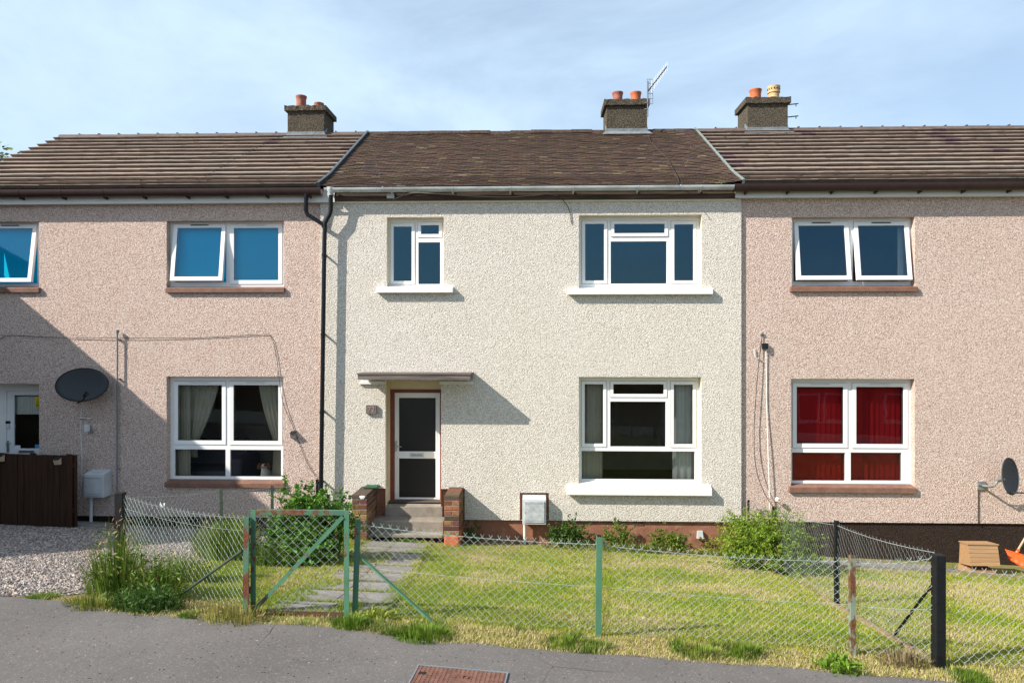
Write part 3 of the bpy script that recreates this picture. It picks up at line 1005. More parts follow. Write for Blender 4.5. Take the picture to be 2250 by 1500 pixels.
def outer_shell(house, x0, x1, plinth, yp, mat):
    """gable ends, back wall and plinth"""
    m = MB()
    for x in (x0, x1):
        m.add([(x, 0.01, ZB), (x, 2 * YR, ZB), (x, 2 * YR, 6.1), (x, YR, ZR - 0.1), (x, 0.01, 6.1)], [(0, 1, 2, 3, 4)])
    m.quad((x1, 2 * YR, ZB), (x0, 2 * YR, ZB), (x0, 2 * YR, 6.2), (x1, 2 * YR, 6.2))
    m.build('gable_and_back_wall', mat, house)

def back_roof(house, x0, x1):
    m = MB()
    m.hexa([(x0, 2 * YR + 0.2, 6.05), (x1, 2 * YR + 0.2, 6.05), (x1, YR, ZR - 0.06), (x0, YR, ZR - 0.06), (x0, 2 * YR + 0.2, 6.1), (x1, 2 * YR + 0.2, 6.1), (x1, YR, ZR - 0.02), (x0, YR, ZR - 0.02)])
    m.build('rear_roof', M['tile_far'], house)

GRP = 'terraced houses in the row'
REV = 0.13
FLOOR = PZ(1100, 0.3)
MIDF = FLOOR + 2.75

# ------------------------------------------------------------------ pink house with wooden fence
W0 = (-165, 487, 86, 632)
W1 = (366, 485, 624, 632)
W2 = (366, 827, 622, 1060)
DL = (-44, 843, 86, 1112)
hl = [wrect(*r_, 0) for r_ in (W0, W1, W2)] + [(PX(-44, 0, 900), FLOOR - 0.05, PX(86, 0, 900), PZ(843, 0, 60))]
house_l, w = base_house('terraced_house', 'pink roughcast house with turquoise upper windows, a dark oval dish and a gravel drive', XG, XL, -7, None, None, hl, None, 0.0, REV, GRP)
w.build('wall', [M['harl_pink'], M['harl_pink']], house_l)
pl = MB(); pl.plate(XG, XL, -0.6, ZB + 0.02, 0.035, [(PX(-44, 0, 900), -0.2, PX(86, 0, 900), 3)], 0.2)
pl.build('plinth', M['harl_brown'], house_l)
um = MB(); um.quad((XG, 0.0, ZB), (XG, 0.06, ZB), (XL, 0.06, ZB), (XL, 0.0, ZB)); um.build('render_edge', M['harl_pink'], house_l)
outer_shell(house_l, XG, XL - 0.005, None, 0, M['harl_pink'])
window(house_l, W0, [(-155, 501, -52, 614), (-26, 501, 73, 614, 8)], 0, REV, (-170, 633, 85, 643), M['sill_brown'], glass='glass_blue')
window(house_l, W1, [(390, 500, 488, 611, 8), (513, 500, 612, 616)], 0, REV, (363, 633, 624, 643), M['sill_brown'], glass='glass_blue')
window(house_l, W2, [(390, 845, 488, 968), (512, 845, 612, 969), (383, 987, 495, 1046, 0, 'fixed'), (505, 988, 617, 1047, 0, 'fixed')], 0, REV, (361, 1060, 624, 1070), M['sill_brown'])
room(house_l, XG + 0.1, XL - 0.1, FLOOR, MIDF - 0.15, 0.14)
room(house_l, XG + 0.1, XL - 0.1, MIDF, ZT - 0.05, 0.14)
rf = roof_tiles(XG - 0.12, XL - 0.03, 0.283, 0.30, 0.072, col_concrete, 0.003, seed=3)
roof_l = rf.build('roof', M['tile_concrete'], house_l)
back_roof(house_l, XG - 0.12, XL - 0.03)
ridge(house_l, XG - 0.12, XL, M['tile_ridge'], True, 2)
chimney(house_l, 632, 712, 226, 237, [(662, 212, 0.125, M['terracotta_old'], 'plain'), (701, 227.5, 0.11, M['terracotta_old'], 'plain')], 1)
gutter(house_l, XG - 0.12, PX(706, -0.235, 415), M['brown_gutter'], phase=0.35)
fs_ = MB(); fs_.box(XG - 0.1, PX(735, -0.12, 430), -0.12, -0.098, 5.905, 6.085); fs_.box(XG - 0.1, PX(735, -0.12, 430), -0.098, 0.02, 5.91, 5.925)
fs_.build('fascia', M['fascia_white'], house_l)
# door in its recess
YD = 0.36
dx0, dx1 = PX(-20, YD, 900), PX(120, YD, 900)
dz0, dz1 = FLOOR, PZ(850, YD, 60)
rc = MB()
ox0, ox1 = hl[3][0], hl[3][2]
rc.quad((ox0, 0.0, FLOOR - .1), (ox0, 0.0, hl[3][3]), (ox0, YD + .05, hl[3][3]), (ox0, YD + .05, FLOOR - .1))
rc.quad((ox1, 0.0, hl[3][3]), (ox1, 0.0, FLOOR - .1), (ox1, YD + .05, FLOOR - .1), (ox1, YD + .05, hl[3][3]))
rc.quad((ox0, 0.0, hl[3][3]), (ox1, 0.0, hl[3][3]), (ox1, YD + .05, hl[3][3]), (ox0, YD + .05, hl[3][3]))
rc.quad((ox0, -.02, FLOOR), (ox1, -.02, FLOOR), (ox1, YD + .05, FLOOR), (ox0, YD + .05, FLOOR))
rc.build('door_recess', M['plaster'], house_l)
dgl = wrect(30, 868, 100, 985, YD)
d = MB()
d.plate(ox0 - 0.05, ox1 + 0.05, FLOOR, hl[3][3] + 0.03, YD, [(PX(14, YD, 900), FLOOR + 0.02, PX(112, YD, 900), PZ(858, YD, 60))], 0.05)
dfr = d.build('front_door', M['pvc'], house_l)
d = MB()
dl = (PX(14, YD, 900) + 0.004, FLOOR + 0.024, PX(112, YD, 900) - 0.004, PZ(858, YD, 60) - 0.004)
d.plate(dl[0], dl[2], dl[1], dl[3], YD + 0.012, [dgl, (dgl[0], FLOOR + .2, dgl[2], dgl[1] - 0.16)], 0.03)
d.build('door_leaf', M['pvc'], dfr)
d = MB(); d.quad((dgl[0], YD + .03, dgl[1]), (dgl[2], YD + .03, dgl[1]), (dgl[2], YD + .03, dgl[3]), (dgl[0], YD + .03, dgl[3]))
d.quad((dgl[0], YD + .03, FLOOR + .2), (dgl[2], YD + .03, FLOOR + .2), (dgl[2], YD + .03, dgl[1] - .16), (dgl[0], YD + .03, dgl[1] - .16))
d.build('pane', M['glass'], dfr)
nb = wrect(35, 870, 100, 910, YD + .1)
d = MB()
for k in range(60):
    xa = nb[0] + (nb[2] - nb[0]) * k / 60
    xb = nb[0] + (nb[2] - nb[0]) * (k + 1) / 60
    d.quad((xa, YD + .1 + 0.012 * math.sin(k * 1.3), nb[1]), (xb, YD + .1 + 0.012 * math.sin(k * 1.3 + 1.3), nb[1]), (xb, YD + .1 + 0.012 * math.sin(k * 1.3 + 1.3), nb[3]), (xa, YD + .1 + 0.012 * math.sin(k * 1.3), nb[3]))
d.build('net_curtain', M['curtain_white'], dfr)
d = MB(); q = wrect(41, 989, 75, 994, YD); d.box(q[0], q[2], YD - .004, YD + .011, q[1], q[3]); d.build('letter_plate', M['metal'], dfr)
d = MB(); q = wrect(15, 968, 20, 993, YD); d.box(q[0], q[2], YD - .004, YD + .011, q[1], q[3]); d.tube([((q[0] + q[2]) / 2, YD, q[3] - .04), ((q[0] + q[2]) / 2, YD - .05, q[3] - .04), ((q[0] + q[2]) / 2 + .09, YD - .05, q[3] - .04)], 0.009, 8); d.build('handle', M['metal'], dfr)
d = MB(); q = wrect(14, 925, 22, 940, YD); d.box(q[0], q[2], YD - .02, YD + .011, q[1], q[3], 1); d.box(q[0], q[2], YD - .022, YD + .011, (q[1] + q[3]) / 2 + .02, q[3] + .003, 0); d.build('doorbell', [M['rubber'], M['pvc_dull']], dfr)
YS = YD + .0285
d = MB(); q = wrect(77, 871, 93, 895, YS); d.quad((q[0], YS, q[1]), (q[2], YS, q[1]), (q[2], YS, q[3]), (q[0], YS, q[3]), 0)
zm = q[1] + (q[3] - q[1]) * .48
d.add([(q[0] + .03, YS - .001, zm), (q[2] - .01, YS - .001, zm), ((q[0] + q[2]) / 2 + .01, YS - .001, q[3] - .015)], [(0, 1, 2)], 1)
d.add([(q[0] + .045, YS - .002, zm + .01), (q[2] - .025, YS - .002, zm + .01), ((q[0] + q[2]) / 2 + .01, YS - .002, q[3] - .035)], [(0, 1, 2)], 0)
for k in range(3):
    d.quad((q[0] + .015, YS - .001, zm - .03 - k * .025), (q[2] - .02, YS - .001, zm - .03 - k * .025), (q[2] - .02, YS - .001, zm - .018 - k * .025), (q[0] + .015, YS - .001, zm - .018 - k * .025), 1)
d.build('warning_sticker', [M['yellow'], M['black_print']], dfr)
d = MB(); q = wrect(27, 930, 35, 940, YS); d.lathe([(0.0, 0), (0.03, 0)], (0, 0, 0), 16)
d.v = [((q[0] + q[2]) / 2 + a, YS, (q[1] + q[3]) / 2 + b) for a, b, c_ in d.v]; d.build('round_sticker', M['blue_sticker'], dfr)
d = MB(); q = wrect(28, 978, 45, 985, YS); d.quad((q[0], YS, q[1]), (q[2], YS, q[1]), (q[2], YS, q[3]), (q[0], YS, q[3])); d.build('paper_notice', M['white_paper'], dfr)
d = MB(); q = wrect(77, 976, 86, 985, YS); d.quad((q[0], YS, q[1]), (q[2], YS, q[1]), (q[2], YS, q[3]), (q[0], YS, q[3])); d.build('square_sticker', M['blue_sticker'], dfr)

# ------------------------------------------------------------------ cream house in the middle
YM = -0.05
W3 = (850, 477, 975, 630)
W4 = (1272, 472, 1542, 634)
W5 = (1272, 828, 1541, 1063)
zn = PZ(1075, YM)
hm = [wrect(*r_, YM) for r_ in (W3, W4, W5)]
DOOR = (PX(847, YM), 0.2, PX(969, YM), PZ(838, YM))
hm += [DOOR, (PX(797, YM), 0.0, DOOR[0] + .0005, zn), (DOOR[2] - .0005, 0.0, PX(1021, YM), zn), (PX(1142, YM), 0.0, PX(1206, YM), PZ(1082, YM))]
house_m, w = base_house('terraced_house', 'cream roughcast house with mossy small-tile roof and white glazed door under a canopy', XL, XR, 0, None, None, hm, None, YM, 0.17, GRP)
w.build('wall', [M['harl_cream'], M['plaster']], house_m)
ed = MB()
ed.quad((XR, YM, ZB), (XR, 0.0, ZB), (XR, 0.0, 6.05), (XR, YM, 6.05)); ed.quad((XL, 0.0, ZB), (XL, YM, ZB), (XL, YM, 6.05), (XL, 0.0, 6.05))
ed.quad((XL, YM, ZB), (XL, 0.02, ZB), (XR, 0.02, ZB), (XR, YM, ZB))
ed.build('render_edge', M['harl_cream'], house_m)
pl = MB(); pl.plate(XL, XR, -0.6, ZB + 0.02, 0.0, [(DOOR[0], -1, DOOR[2], 3)], 0.0)
pl.plate(PX(797, 0), DOOR[0], ZB + 0.02, zn + 0.05, 0.0, [], 0.0); pl.plate(DOOR[2], PX(1021, 0), ZB + 0.02, zn + 0.05, 0.0, [], 0.0); pl.plate(PX(1140, 0), PX(1208, 0), ZB + 0.02, PZ(1080, 0) + .05, 0.0, [], 0.0)
pl.build('plinth', M['plinth_red'], house_m)
outer_shell(house_m, XL + 0.005, XR - 0.005, None, 0, M['harl_cream'])
window(house_m, W3, [(864, 497, 905, 618), (924, 494, 965, 515), (919, 532, 967, 624, 0, 'fixed')], YM, 0.15, (826, 632, 995, 643), M['sill_white'], 0.10, glass='glass_blue', vents=False, sash=0.055)
window(house_m, W4, [(1285, 491, 1328, 617), (1349, 491, 1461, 513, 1.2), (1342, 530, 1465, 623, 0, 'fixed'), (1481, 492, 1524, 617)], YM, 0.15, (1248, 634, 1567, 647), M['sill_white'], 0.10, glass='glass_blue', vents=False, sash=0.055)
window(house_m, W5, [(1284, 843, 1326, 975), (1347, 843, 1459, 866), (1341, 882, 1463, 981, 0, 'fixed'), (1480, 844, 1523, 976), (1278, 991, 1527, 1053, 0, 'fixed')], YM, 0.15, (1246, 1074, 1565, 1087), M['sill_white'], 0.12, vents=False, sash=0.055)
room(house_m, XL + 0.1, XR - 0.1, FLOOR, MIDF - 0.15, 0.12)
room(house_m, XL + 0.1, XR - 0.1, MIDF, ZT - 0.05, 0.12)
def lift_m(x, s):
    u = max(0, x - (XR - 0.75)) / 0.75
    v = max(0, (XL + 0.45) - x) / 0.45
    return 0.055 * u * u + 0.03 * v * v + 0.006 * (float(vnoise(x, s, 0.9, 5)) - 0.5)
rf = roof_tiles(XL + 0.02, XR - 0.02, 0.098, 0.165, 0.017, col_clay, 0.0035, lift_m, seed=9, joint=0.0035)
rf.build('roof', M['tile_clay'], house_m)
back_roof(house_m, XL + 0.02, XR - 0.02)
ridge(house_m, XL + 0.04, XR - 0.04, M['moss_ridge'], False, 5)
chimney(house_m, 1333, 1422, 220, 233, [(1357, 204, 0.125, M['terracotta_old'], 'plain'), (1397, 204, 0.125, M['terracotta'], 'plain')], 2)
gutter(house_m, PX(714, -0.235, 415), PX(1612, -0.235, 415), M['grey_gutter'], brackets=1.05, phase=1.15, r=0.064, zt=6.118, deep=1.15, yc=-0.235)
fs_ = MB(); fs_.box(PX(736, -0.1, 425), PX(1620, -0.1, 425), -0.105, -0.075, 5.93, 6.08); fs_.build('fascia', M['wood_old'], house_m)
fs_ = MB(); fs_.box(PX(736, -0.1, 425), PX(1620, -0.1, 425), -0.075, YM - 0.002, 5.895, 5.927); fs_.build('soffit_batten', M['plaster'], house_m)
# verge strips between the roofs
for xx, mat_, wd in ((XL, M['verge_dark'], 0.05), (XR, M['verge_pale'], 0.036)):
    v = MB()
    k = 26
    top = []
    for i in range(k + 1):
        y, z, ny, nz = prof_at(PLEN * i / k)
        top.append((y, z, ny, nz))
    for (y0, z0, a0, b0), (y1, z1, a1, b1) in zip(top[:-1], top[1:]):
        v.hexa([(xx - wd / 2, y0, z0), (xx + wd / 2, y0, z0), (xx + wd / 2, y1, z1), (xx - wd / 2, y1, z1),
                (xx - wd / 2, y0 + a0 * .085, z0 + b0 * .085), (xx + wd / 2, y0 + a0 * .085, z0 + b0 * .085), (xx + wd / 2, y1 + a1 * .085, z1 + b1 * .085), (xx - wd / 2, y1 + a1 * .085, z1 + b1 * .085)])
    v.build('verge_strip', mat_, house_m)
# door
YD2 = 0.36
fr0, fr1 = DOOR[0], DOOR[2]
zsill = PZ(1112, YD2, 910)
ztop = PZ(855, YD2, 910)
rc = MB()
for x_, a_ in ((fr0, 0), (fr1, 1)):
    q_ = [(x_, YM + .17, zsill - .1), (x_, YM + .17, DOOR[3]), (x_, YD2 + .05, DOOR[3]), (x_, YD2 + .05, zsill - .1)]
    rc.quad(*(q_ if a_ == 0 else q_[::-1]))
rc.quad((fr0, YM + .17, DOOR[3]), (fr1, YM + .17, DOOR[3]), (fr1, YD2 + .05, DOOR[3]), (fr0, YD2 + .05, DOOR[3]))
rc.quad((fr0, YD2, ztop), (fr1, YD2, ztop), (fr1, YD2, DOOR[3]), (fr0, YD2, DOOR[3]))
rc.build('door_recess', M['plaster'], house_m)
lf = (PX(867, YD2), PZ(1107, YD2), PX(967, YD2), PZ(863, YD2))
d = MB()
d.plate(fr0, fr1, zsill, ztop, YD2 - .02, [(lf[0], zsill - 1, lf[2], lf[3])], 0.06)
dfm = d.build('door_frame', M['door_frame'], house_m)
g1, g2 = wrect(876, 873, 958, 992, YD2), wrect(876, 1006, 958, 1093, YD2)
d = MB()
d.plate(lf[0] + .003, lf[2] - .003, zsill + .01, lf[3] - .003, YD2, [g1, g2], 0.03)
dl_ = d.build('front_door', M['pvc'], house_m)
d = MB()
for q in (g1, g2):
    d.quad((q[0], YD2 + .022, q[1]), (q[2], YD2 + .022, q[1]), (q[2], YD2 + .022, q[3]), (q[0], YD2 + .022, q[3]))
d.build('pane', M['smoked'], dl_)
for q in (g1, g2):
    d = MB(); d.ring(q[0] - .012, q[2] + .012, q[1] - .012, q[3] + .012, .017, YD2 - .006, YD2 + .006); d.build('glazing_bead', M['pvc'], dl_)
d = MB(); q = wrect(900, 994, 932, 1004, YD2); d.box(q[0], q[2], YD2 - .008, YD2 - .0005, q[1], q[3], 0); d.box(q[0] + .03, q[2] - .03, YD2 - .013, YD2 - .008, q[1] + .02, q[3] - .02, 1); d.build('letter_plate', [M['pvc_dull'], M['metal']], dl_)
d = MB(); q = wrect(868, 968, 872.5, 991, YD2); d.box(q[0], q[2], YD2 - .012, YD2 - .0005, q[1], q[3]); xm = (q[0] + q[2]) / 2
d.tube([(xm, YD2, q[3] - .09), (xm, YD2 - .05, q[3] - .09), (xm + .03, YD2 - .055, q[3] - .09), (xm + .11, YD2 - .055, q[3] - .10)], .009, 8); d.build('handle', M['metal'], dl_)
d = MB(); d.box(fr0 + .02, fr1 - .02, YD2 - .05, YD2 - .001, zsill - .01, zsill + .012); d.build('threshold', M['galv'], dl_)
# canopy over the door
YC = -0.55
cx0, cx1 = PX(786, YC, 830), PX(1033, YC, 830)
ct, cb = PZ(822, YC), PZ(836, YC)
d = MB()
d.box(cx0, cx1, YC, YC + .028, cb + .012, ct - .012)
d.box(cx0 - .012, cx1 + .012, YC - .012, YM, ct - .012, ct + .012)
d.box(cx1 - .028, cx1, YC + .028, YM, cb + .012, ct - .012)
d.box(cx0, cx0 + .028, YC + .028, YM, cb + .012, ct - .012)
cano = d.build('canopy', M['wood_canopy'], house_m)
d = MB(); d.box(cx0 + .028, cx1 - .028, YC + .028, YM - .001, cb + .016, cb + .03); d.build('canopy_soffit', M['plaster'], cano)
d = MB(); d.box(PX(790, YM), DOOR[0] + .02, YM - .05, YM - .001, PZ(844, YM), PZ(838, YM)); d.box(DOOR[2] - .02, PX(1040, YM), YM - .05, YM - .001, PZ(844, YM), PZ(838, YM))
d.build('canopy_batten', M['fascia_white'], cano)
# air brick in the plinth
d = MB(); q = wrect(1391, 1144, 1414, 1153, 0); d.box(q[0], q[2], -.012, -.001, q[1], q[3], 0)
for i in range(7):
    for j in range(3):
        xx = q[0] + (q[2] - q[0]) * (i + .5) / 7; zz = q[1] + (q[3] - q[1]) * (j + .5) / 3
        d.box(xx - .008, xx + .008, -.0135, -.0125, zz - .007, zz + .007, 1)
d.build('air_brick', [M['plinth_red'], M['rubber']], house_m)

# ------------------------------------------------------------------ pink house with the red blinds
XE = 12.5
W6 = (1740, 477, 2010, 630)
W7 = (1738, 832, 2010, 1068)
W8 = (2420, 470, 2700, 630)
hr = [wrect(*r_, 0) for r_ in (W6, W7, W8)]
house_r, w = base_house('terraced_house', 'pink roughcast house with red blinds downstairs and both upper sashes tilted open', XR, XE, 6, None, None, hr, None, 0.0, REV, GRP)
w.build('wall', [M['harl_pink'], M['harl_pink']], house_r)
pl = MB(); pl.plate(XR, XE, -1.0, ZB + .0, 0.035, [], 0); pl.build('plinth', M['harl_brown'], house_r)
um = MB(); um.quad((XR, 0.0, ZB), (XR, 0.06, ZB), (XE, 0.06, ZB), (XE, 0.0, ZB)); um.build('render_edge', M['harl_pink'], house_r)
outer_shell(house_r, XR + .005, XE, None, 0, M['harl_pink'])
window(house_r, W6, [(1753, 495, 1855, 609, 8), (1884, 495, 1987, 609, 8)], 0, REV, (1738, 631, 2018, 641), M['sill_brown'], glass='glass_blue')
window(house_r, W7, [(1750, 849, 1854, 975), (1881, 849, 1986, 976), (1741, 994, 1858, 1056, 0, 'fixed'), (1870, 994, 1982, 1056, 0, 'fixed')], 0, REV, (1735, 1070, 2014, 1082), M['sill_brown'])
window(house_r, W8, [(2432, 495, 2545, 612), (2570, 495, 2680, 612)], 0, REV, (2415, 631, 2705, 641), M['sill_brown'], glass='glass_blue')
room(house_r, XR + .1, XE - .1, FLOOR, MIDF - .15, .14)
room(house_r, XR + .1, XE - .1, MIDF, ZT - .05, .14)
rf = roof_tiles(XR + .03, XE, 0.283, 0.30, 0.072, col_concrete, 0.003, seed=14)
rf.build('roof', M['tile_concrete'], house_r)
back_roof(house_r, XR + .03, XE)
ridge(house_r, XR, XE, M['tile_ridge'], True, 8)
ch_r = chimney(house_r, 1643, 1731, 219, 232, [(1660, 198, 0.135, M['terracotta'], 'plain'), (1700, 191, 0.135, M['buff_clay'], 'crown')], 3)
br = MB()
for py_ in (229, 256):
    a = P(1727, py_ + 2, 3.4); b = P(1754, py_ - 1, 3.4)
    br.bar(a, b, .022, .018)
    br.bar(b - Vector((.05, 0, .0)), b - Vector((.05, 0, .06)), .014, .014, (0, 1, 0))
br.build('iron_bracket', M['rubber'], ch_r)
gutter(house_r, PX(1612, -0.235, 410), XE, M['brown_gutter'], phase=0.22, zt=6.135)
fs_ = MB(); fs_.box(PX(1616, -0.12, 425), XE, -0.12, -0.098, 5.935, 6.1); fs_.box(PX(1616, -0.12, 425), XE, -0.098, -0.002, 5.94, 5.955)
fs_.build('fascia', M['fascia_white'], house_r)

# ================================================================== things indoors seen through the glass
def curtain(label, x0, x1, z0, z1, y, mat, folds=6, amp=0.03, tie=None, side=1, seed=0):
    """hanging cloth; tie=(height 0..1, how far it is gathered toward the fixed side)"""
    m = MB()
    nx, nz = folds * 8, 14
    vs = []
    for j in range(nz + 1):
        v = j / nz
        z = z1 + (z0 - z1) * v
        wd = 1.0
        if tie:
            th, tk = tie
            wd = 1 - tk * (1 - abs(v - th) / max(th, 1 - th)) ** 1.5 if v <= th else 1 - tk * (1 - 0.25 * (v - th))
        for i in range(nx + 1):
            u = i / nx
            xx = (x0 + (x1 - x0) * u * wd) if side > 0 else (x1 - (x1 - x0) * u * wd)
            vs.append((xx, y + amp * math.sin(2 * math.pi * folds * u + seed) * (0.75 + 0.25 * math.sin(3 * v + u * 5)), z))
    N = nx + 1
    fs = [(j * N + i, j * N + i + 1, (j + 1) * N + i + 1, (j + 1) * N + i) for j in range(nz) for i in range(nx)]
    m.add(vs, fs)
    c0 = Vector(((x0 + x1) / 2, y, z0))
    o = m.build('curtain', mat, None, True, at=c0)
    sm = o.modifiers.new('thick', 'SOLIDIFY'); sm.thickness = 0.004
    return tag(o, label, 'curtain', 'curtains inside the windows')

YI = 0.30
def cx(px): return PX(px, YI, 950)
zt_, zb_ = PZ(826, YI), PZ(1062, YI)
curtain('ivory curtain gathered at the post-box-side jamb of the cream house lower window', cx(1268), cx(1324), zb_, zt_, YI, M['curtain'], 4, .03, None, 1, 0.4)
curtain('ivory curtain with pale folds beside the downstairs sash nearest the red blinds', cx(1478), cx(1540), zb_, zt_, YI, M['curtain_white'], 4, .03, None, 1, 1.4)
curtain('straight cream drape hanging at the dish side of the window with the dog', cx(388), cx(418), zb_, zt_, YI + .02, M['curtain'], 5, .02, None, 1)
curtain('cream curtain swept sideways in folds above the sofa in the window with the dog', cx(405), cx(478), PZ(1010, YI), zt_, YI + .1, M['curtain'], 5, .03, (0.85, 0.7), 1)
curtain('cream tied-back curtain beside the dog, on the drainpipe side', cx(564), cx(622), zb_, zt_, YI + .04, M['curtain'], 5, .03, (0.62, 0.62), -1)

curtain('pale curtain edge behind the upstairs tilted sash at the far jamb of the dark-plinth house', PX(1972, YI, 550), PX(2004, YI, 550), PZ(632, YI), PZ(486, YI), YI, M['curtain_white'], 2, .02)

def roller(label, px0, px1, py0, py1, mat, y=0.26):
    m = MB()
    q = wrect(px0, py0, px1, py1, y)
    c0 = Vector(((q[0] + q[2]) / 2, y, q[1]))
    m.box(q[0], q[2], y, y + .004, q[1], q[3])
    m.tube([(q[0], y + .02, q[3]), (q[2], y + .02, q[3])], .022, 10)
    o = m.build('roller_blind', mat, None, False, at=c0)
    return tag(o, label, 'blind', 'turquoise blinds upstairs')
roller('turquoise blind behind the upstairs window above the dog, with one sash open', 372, 622, 492, 630, M['blind_blue'])
roller('turquoise blind behind the upstairs window above the pink house front door', -160, 84, 492, 630, M['blind_blue'])

bl = thing('vertical_blind', 'bright red slatted blind filling the downstairs window of the dark-plinth house', 'blind', (PX(1870, .28), .28, PZ(1060, .28)))
q = wrect(1742, 836, 2000, 1062, .28)
ns = 22
for k in range(ns):
    xa = q[0] + (q[2] - q[0]) * (k + .5) / ns
    a = R(14 + random.uniform(-5, 5)) if not 12 < k < 15 else R(40)
    hw = (q[2] - q[0]) / ns * .54
    s_ = MB()
    s_.add([(xa - hw * math.cos(a), .28 + hw * math.sin(a), q[1]), (xa + hw * math.cos(a), .28 - hw * math.sin(a), q[1]), (xa + hw * math.cos(a), .28 - hw * math.sin(a), q[3]), (xa - hw * math.cos(a), .28 + hw * math.sin(a), q[3])], [(0, 1, 2, 3)])
    o = s_.build('slat', M['blind_red'], bl)
    sm = o.modifiers.new('thick', 'SOLIDIFY'); sm.thickness = .002
s_ = MB(); s_.box(q[0], q[2], .26, .30, q[3], q[3] + .03); s_.build('head_rail', M['pvc'], bl)

# sofa behind the window with the dog
sx, sy, sz = PX(445, 1.1), 1.1, FLOOR
sf = thing('sofa', 'grey sofa standing inside behind the ground-floor window with the dog', 'sofa', (sx, sy, sz))
def soft(m, name, mat, parent, w=.06):
    o = m.build(name, mat, parent)
    b = o.modifiers.new('soft', 'BEVEL'); b.width, b.segments = w, 4
    return o
m = MB(); m.box(sx - .75, sx + .75, sy - .45, sy + .4, sz + .08, sz + .42); soft(m, 'seat', M['sofa'], sf)
m = MB(); m.box(sx - .75, sx + .75, sy + .25, sy + .5, sz + .42, sz + .92); soft(m, 'backrest', M['sofa'], sf)
for s_ in (-1, 1):
    m = MB(); m.box(sx + s_ * .83 - .11, sx + s_ * .83 + .11, sy - .45, sy + .5, sz + .08, sz + .66); soft(m, 'armrest', M['sofa'], sf)

# dog looking out over the sill
def m_dog():
    t = NT('white_and_chestnut_fur')
    z = t.sep(t.tc())
    n = t.noise(9, 4)
    side = t.math('ABSOLUTE', z[0])
    patch = t.math('MULTIPLY', t.ramp(t.math('ADD', side, t.math('MULTIPLY', n, .02)), [(.030, 0.0), (.044, 1.0)]), t.ramp(z[2], [(.20, 0.0), (.23, 1.0)]))
    c = t.mix(patch, (0.72, 0.68, 0.62), (0.22, 0.075, 0.03))
    return t.done(c, .9, t.bump(t.noise(120, 4), .6, .004), .1)
M['dog'] = m_dog()
dp = P(580, 1047, .30)
dog = thing('dog', 'small white dog with chestnut ears looking out over the windowsill', 'dog', (dp.x, .30, dp.z - .02))
def skinned(name, verts, edges, radii, mat, parent, loc, sub=2):
    me = bpy.data.meshes.new(name)
    me.from_pydata(verts, edges, [])
    me.materials.append(mat)
    o = bpy.data.objects.new(name, me)
    C.objects.link(o)
    o.parent = parent
    o.location = loc
    s_ = o.modifiers.new('skin', 'SKIN')
    for i, r_ in enumerate(radii):
        sv = me.skin_vertices[0].data[i]
        sv.radius = r_ if isinstance(r_, tuple) else (r_, r_)
        sv.use_root = i == 0
    s_.use_smooth_shade = True
    u = o.modifiers.new('smooth', 'SUBSURF'); u.levels = u.render_levels = sub
    return o
skinned('body', [(0.10, .34, -.12), (.06, .22, -.02), (.0, .06, .06), (0, .02, .16), (0, -.005, .225), (0, -.06, .215), (0, -.085, .21), (-.05, .0, -.02), (-.05, -.06, -.06), (.05, .0, -.02), (.05, -.06, -.06)],
        [(0, 1), (1, 2), (2, 3), (3, 4), (4, 5), (5, 6), (2, 7), (7, 8), (2, 9), (9, 10)], [.09, .10, .085, .055, (.068, .06), (.036, .032), (.026, .022), .035, .028, .035, .028], M['dog'], dog, (0, 0, 0))
M['ear'] = m_plain('chestnut_ear_fur', (0.20, 0.07, 0.03), .9, .2, 40, .1)
for s_ in (-1, 1):
    skinned('ear', [(s_ * .055, .0, .265), (s_ * .085, -.005, .24), (s_ * .092, -.01, .185), (s_ * .085, -.012, .15)], [(0, 1), (1, 2), (2, 3)], [(.016, .022), (.018, .03), (.016, .034), (.01, .022)], M['ear'], dog, (0, 0, 0), 1)
for s_ in (-1, 1):
    e = MB(); e.lathe([(0, -.010), (.008, -.006), (.010, 0), (.008, .006), (0, .010)], (0, 0, 0), 10)
    e.v = [(dp.x + s_ * .028 + a, .30 - .058 + b, dp.z - .02 + .243 + c_) for a, b, c_ in e.v]; e.build('eye', M['rubber'], dog, True)
e = MB(); e.lathe([(0, -.010), (.010, -.006), (.014, 0), (.010, .007), (0, .010)], (0, 0, 0), 10)
e.v = [(dp.x + a, .30 - .112 + b, dp.z - .02 + .222 + c_) for a, b, c_ in e.v]; e.build('nose', M['rubber'], dog, True)

# ================================================================== fixings on the walls
def cable(label, pts, mat, r=.006, y=None, smooth=True, cat='cable', name='cable'):
    """pts: (px, py, Y)"""
    w_ = [P(a, b, y_) for a, b, y_ in pts]
    if smooth:
        out = []
        n = len(w_)
        for i in range(n - 1):
            p0, p1, p2, p3 = w_[max(i - 1, 0)], w_[i], w_[i + 1], w_[min(i + 2, n - 1)]
            for k in range(6):
                t = k / 6
                out.append(0.5 * ((2 * p1) + (p2 - p0) * t + (2 * p0 - 5 * p1 + 4 * p2 - p3) * t * t + (3 * p1 - p0 - 3 * p2 + p3) * t ** 3))
        out.append(w_[-1])
        w_ = out
    m = MB(); m.tube(w_, r, 6)
    o = m.build(name, mat, None, True, at=w_[-1])
    return tag(o, label, cat)

